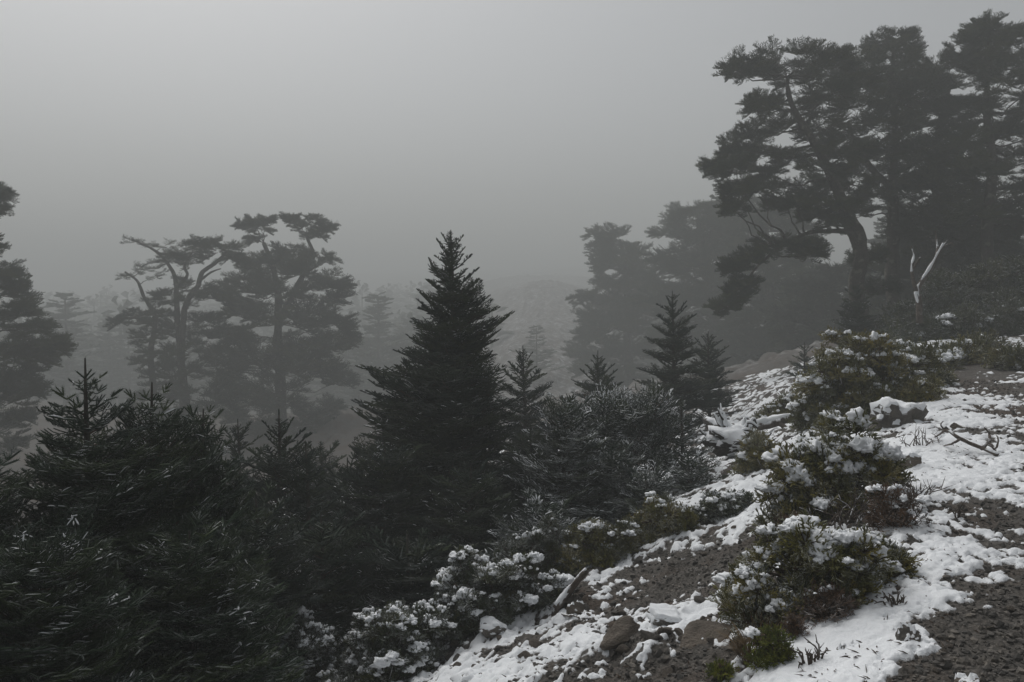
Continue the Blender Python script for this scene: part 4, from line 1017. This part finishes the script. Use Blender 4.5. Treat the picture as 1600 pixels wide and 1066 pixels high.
# -- dead wood
def branchy(name, label, cat, Y, paths, mat, base, ss=None, snow=None):
    b = np.array(base, float); root = thing(name, label, cat, b)
    for i, (pts, r) in enumerate(paths):
        q = np.array([np.array(p) for p in pts]) - b; n = max(8, len(pts) * 4)
        c = bez(q, n, .035, i); mb = MB(); rr = np.interp(np.linspace(0, 1, n), np.linspace(0, 1, len(r)), r)
        tube(mb, c, rr, 7, 0, .3); link('branch' if i else 'stem', mb.mesh('branch', [M[mat]], True), root)
        if snow and i < snow:
            sb = MB(); c2 = c + np.array([0, 0, 1.0]) * (rr[:, None] * .85); tube(sb, c2, rr * np.interp(noise3(c * 6), [-.5, .5], [.35, 1.1]), 7, 0, .5); link('snow', sb.mesh('snow', [M['snow']], True), root)
    return root
def gp(u, v, up=0.0, Y=None):
    if Y is None: p = hit(u, v); p[2] += up; return p
    return px(u, v, Y)
y0 = hit(1530, 712)[1]
branchy('fallen_branch', 'bare dark forked branch lying on the path snow', 'branch', y0,
    [([gp(1460, 688, .03), px(1478, 672, y0 + .3), px(1500, 686, y0 + .1), px(1528, 700, y0), gp(1558, 716, .03)], [.006, .012, .016, .016, .02]),
     ([px(1500, 686, y0 + .1), px(1488, 692, y0), gp(1472, 700, .01)], [.013, .009, .004]),
     ([px(1532, 702, y0), px(1545, 690, y0), px(1546, 678, y0 + .1), px(1538, 668, y0 + .1)], [.016, .014, .010, .005]),
     ([px(1545, 692, y0), px(1556, 700, y0 - .1), px(1560, 688, y0 - .1), px(1556, 678, y0)], [.013, .010, .007, .004]),
     ([px(1556, 712, y0), px(1552, 700, y0 - .1), px(1542, 694, y0 - .1)], [.014, .010, .006]),
     ([px(1478, 674, y0 + .3), px(1470, 664, y0 + .3), px(1474, 658, y0 + .3)], [.009, .006, .003])], 'deadwood', gp(1530, 712))
branchy('fallen_stick', 'pale broken stick leaning on snowy rocks at the scree edge', 'stick', 0,
    [([gp(868, 962, .05), gp(888, 945, .09), gp(915, 935, .2)], [.028, .026, .02]), ([gp(868, 962, .05), gp(880, 970, .05), gp(905, 975, .04)], [.012, .010, .006])], 'deadwood', gp(868, 962), snow=1)
YL = 12.0
branchy('fallen_log', 'long fallen log topped with snow running from the root mass to the bank', 'log', YL,
    [([px(1170, 668, YL), px(1210, 661, YL), px(1250, 652, YL), px(1302, 634, YL)], [.075, .065, .05, .03]), ([px(1215, 660, YL), px(1232, 672, YL - .2), px(1250, 684, YL - .3)], [.035, .03, .015])], 'deadwood', (*px(1240, 660, YL)[:2], gh(*px(1240, 660, YL)[:2])), snow=1)
def root_mass():
    Yr = 11.3; c = px(1148, 742, Yr); g = gh(c[0], c[1]); c[2] = g; root = thing('root_mass', 'black upturned rotten root mass with snow draped on top', 'stump', c)
    rg = random.Random(4); v, f = ICO[4]; W = 58 * Yr / FPX; top = px(1148, 668, Yr)[2] - g
    vv = v * (1 + .30 * fbm3(v * 1.8 + 3, 4, .65))[:, None] * np.array([W * .85, W * .6, top * .52]) + np.array([0, 0, top * .45])
    mb = MB(); mb.add(vv, f); link('stump', mb.mesh('stump', [M['rotten']], False), root)
    cm = cap_mesh(vv, f, .07, 3, .62, freq=2.6)
    if cm: link('snow_cap', cm, root)
    for i in range(26):
        a = rg.uniform(-3.1, 3.1); el = rg.uniform(.0, 1.2); d = np.array([math.cos(a) * math.cos(el), math.sin(a) * math.cos(el) * .7, math.sin(el)])
        p0 = d * np.array([W * .6, W * .4, top * .45]) + np.array([0, 0, top * .5]); L = rg.uniform(.12, .34)
        pts = bez([p0, p0 + d * L * .6 + np.array([0, 0, rg.uniform(-.05, .06)]), p0 + d * L + np.array([rg.uniform(-.1, .1), 0, rg.uniform(-.12, .08)])], 7, .08, i)
        mb = MB(); rr = np.linspace(.03, .007, 7); tube(mb, pts, rr, 6, 0, .3); r_ = link('root', mb.mesh('root', [M['rotten']], True), root)
        if el > .35 or rg.random() < .3:
            sb = MB(); tube(sb, pts + np.array([0, 0, .022]), rr * 1.1, 6, 0, .4); link('snow', sb.mesh('snow', [M['snow']], True), r_)
root_mass()
# dead brush beside the dark juniper
def brush(label, u, v, w, n, seed, L=.22, name='dead_brush', Y=None):
    rg = random.Random(seed); p = hit(u, v); root = thing(name, label, 'brush', p); mb = MB(); W = w / 2 * p[1] / FPX
    for i in range(n):
        a = rg.uniform(0, 6.28); r = rg.uniform(0, W); b = np.array([math.cos(a) * r, math.sin(a) * r * .7, 0]); b[2] = gh(p[0] + b[0], p[1] + b[1]) - p[2]
        dirv = np.array([rg.uniform(-1, 1), rg.uniform(-.6, .6), rg.uniform(.3, 1.1)]); dirv = nrm(dirv)
        l = L * rg.uniform(.5, 1.3); e = b + dirv * l
        c = bez([b, b + dirv * l * .5 + np.array([0, 0, .03]), e], 6, .12, i + seed); tube(mb, c, np.linspace(.006, .002, 6), 4, 0)
        for q in range(2):
            k = rg.randrange(2, 5); d2 = nrm(dirv + np.array([rg.uniform(-1, 1), rg.uniform(-.6, .6), rg.uniform(-.3, .5)])); tube(mb, [c[k], c[k] + d2 * l * .35], [.003, .0015], 4, 0)
    link('twigs', mb.mesh('twigs', [M['deadwood']], True), root); return root
brush('tangle of bare brown twigs poking from snow right of the large dark juniper', 1415, 800, 75, 34, 1)
brush('bare twigs in the snow under the dark overhanging rock', 1440, 700, 60, 16, 2, .18)
brush('sparse dead twigs beside the flat curved stone', 1272, 1045, 40, 14, 3, .09)
brush('few black twigs standing in the path snow', 1498, 812, 14, 6, 4, .10)
brush('dry brown twigs behind the half buried juniper', 1330, 818, 120, 26, 6, .20)
brush('dark little twig tuft by the path stones', 1400, 955, 26, 10, 7, .08)
brush('dry reddish brush patch on the far path', 1545, 560, 60, 24, 8, .16)
def tuft(label, u, v, n, L, seed, lean=(0, 0), w=.05):
    rg = random.Random(seed); p = hit(u, v); root = thing('grass_tuft', label, 'grass', p); mb = MB()
    for i in range(n):
        a = rg.uniform(0, 6.28); r = w * rg.random(); b = np.array([math.cos(a) * r, math.sin(a) * r, -.01]); out = np.array([math.cos(a) * rg.uniform(.2, .9) + lean[0], math.sin(a) * rg.uniform(.2, .9) + lean[1], 1.0]); l = L * rg.uniform(.5, 1.1)
        pts = [b, b + out * l * .5, b + out * l * .8 + np.array([out[0], out[1], -.5]) * l * .25]; w0 = .0022
        s = np.array([-math.sin(a), math.cos(a), 0]) * w0
        V = [pts[0] - s, pts[0] + s, pts[1] - s * .8, pts[1] + s * .8, pts[2]]; mb.add(V, [(0, 1, 3), (0, 3, 2), (2, 3, 4)])
    link('blades', mb.mesh('blades', [M['dry_grass']]), root)
tuft('dry brown grass tuft fanning out beside the yellow-green herbs', 1175, 1032, 320, .20, 1, (-.1, -.1), .06)
tuft('straw-coloured grass blades rising behind the brown tuft', 1195, 985, 130, .24, 2, (.05, 0), .10)
tuft('short dry grass at the top end of the dark slab', 1160, 925, 110, .13, 3, (0, 0), .09)
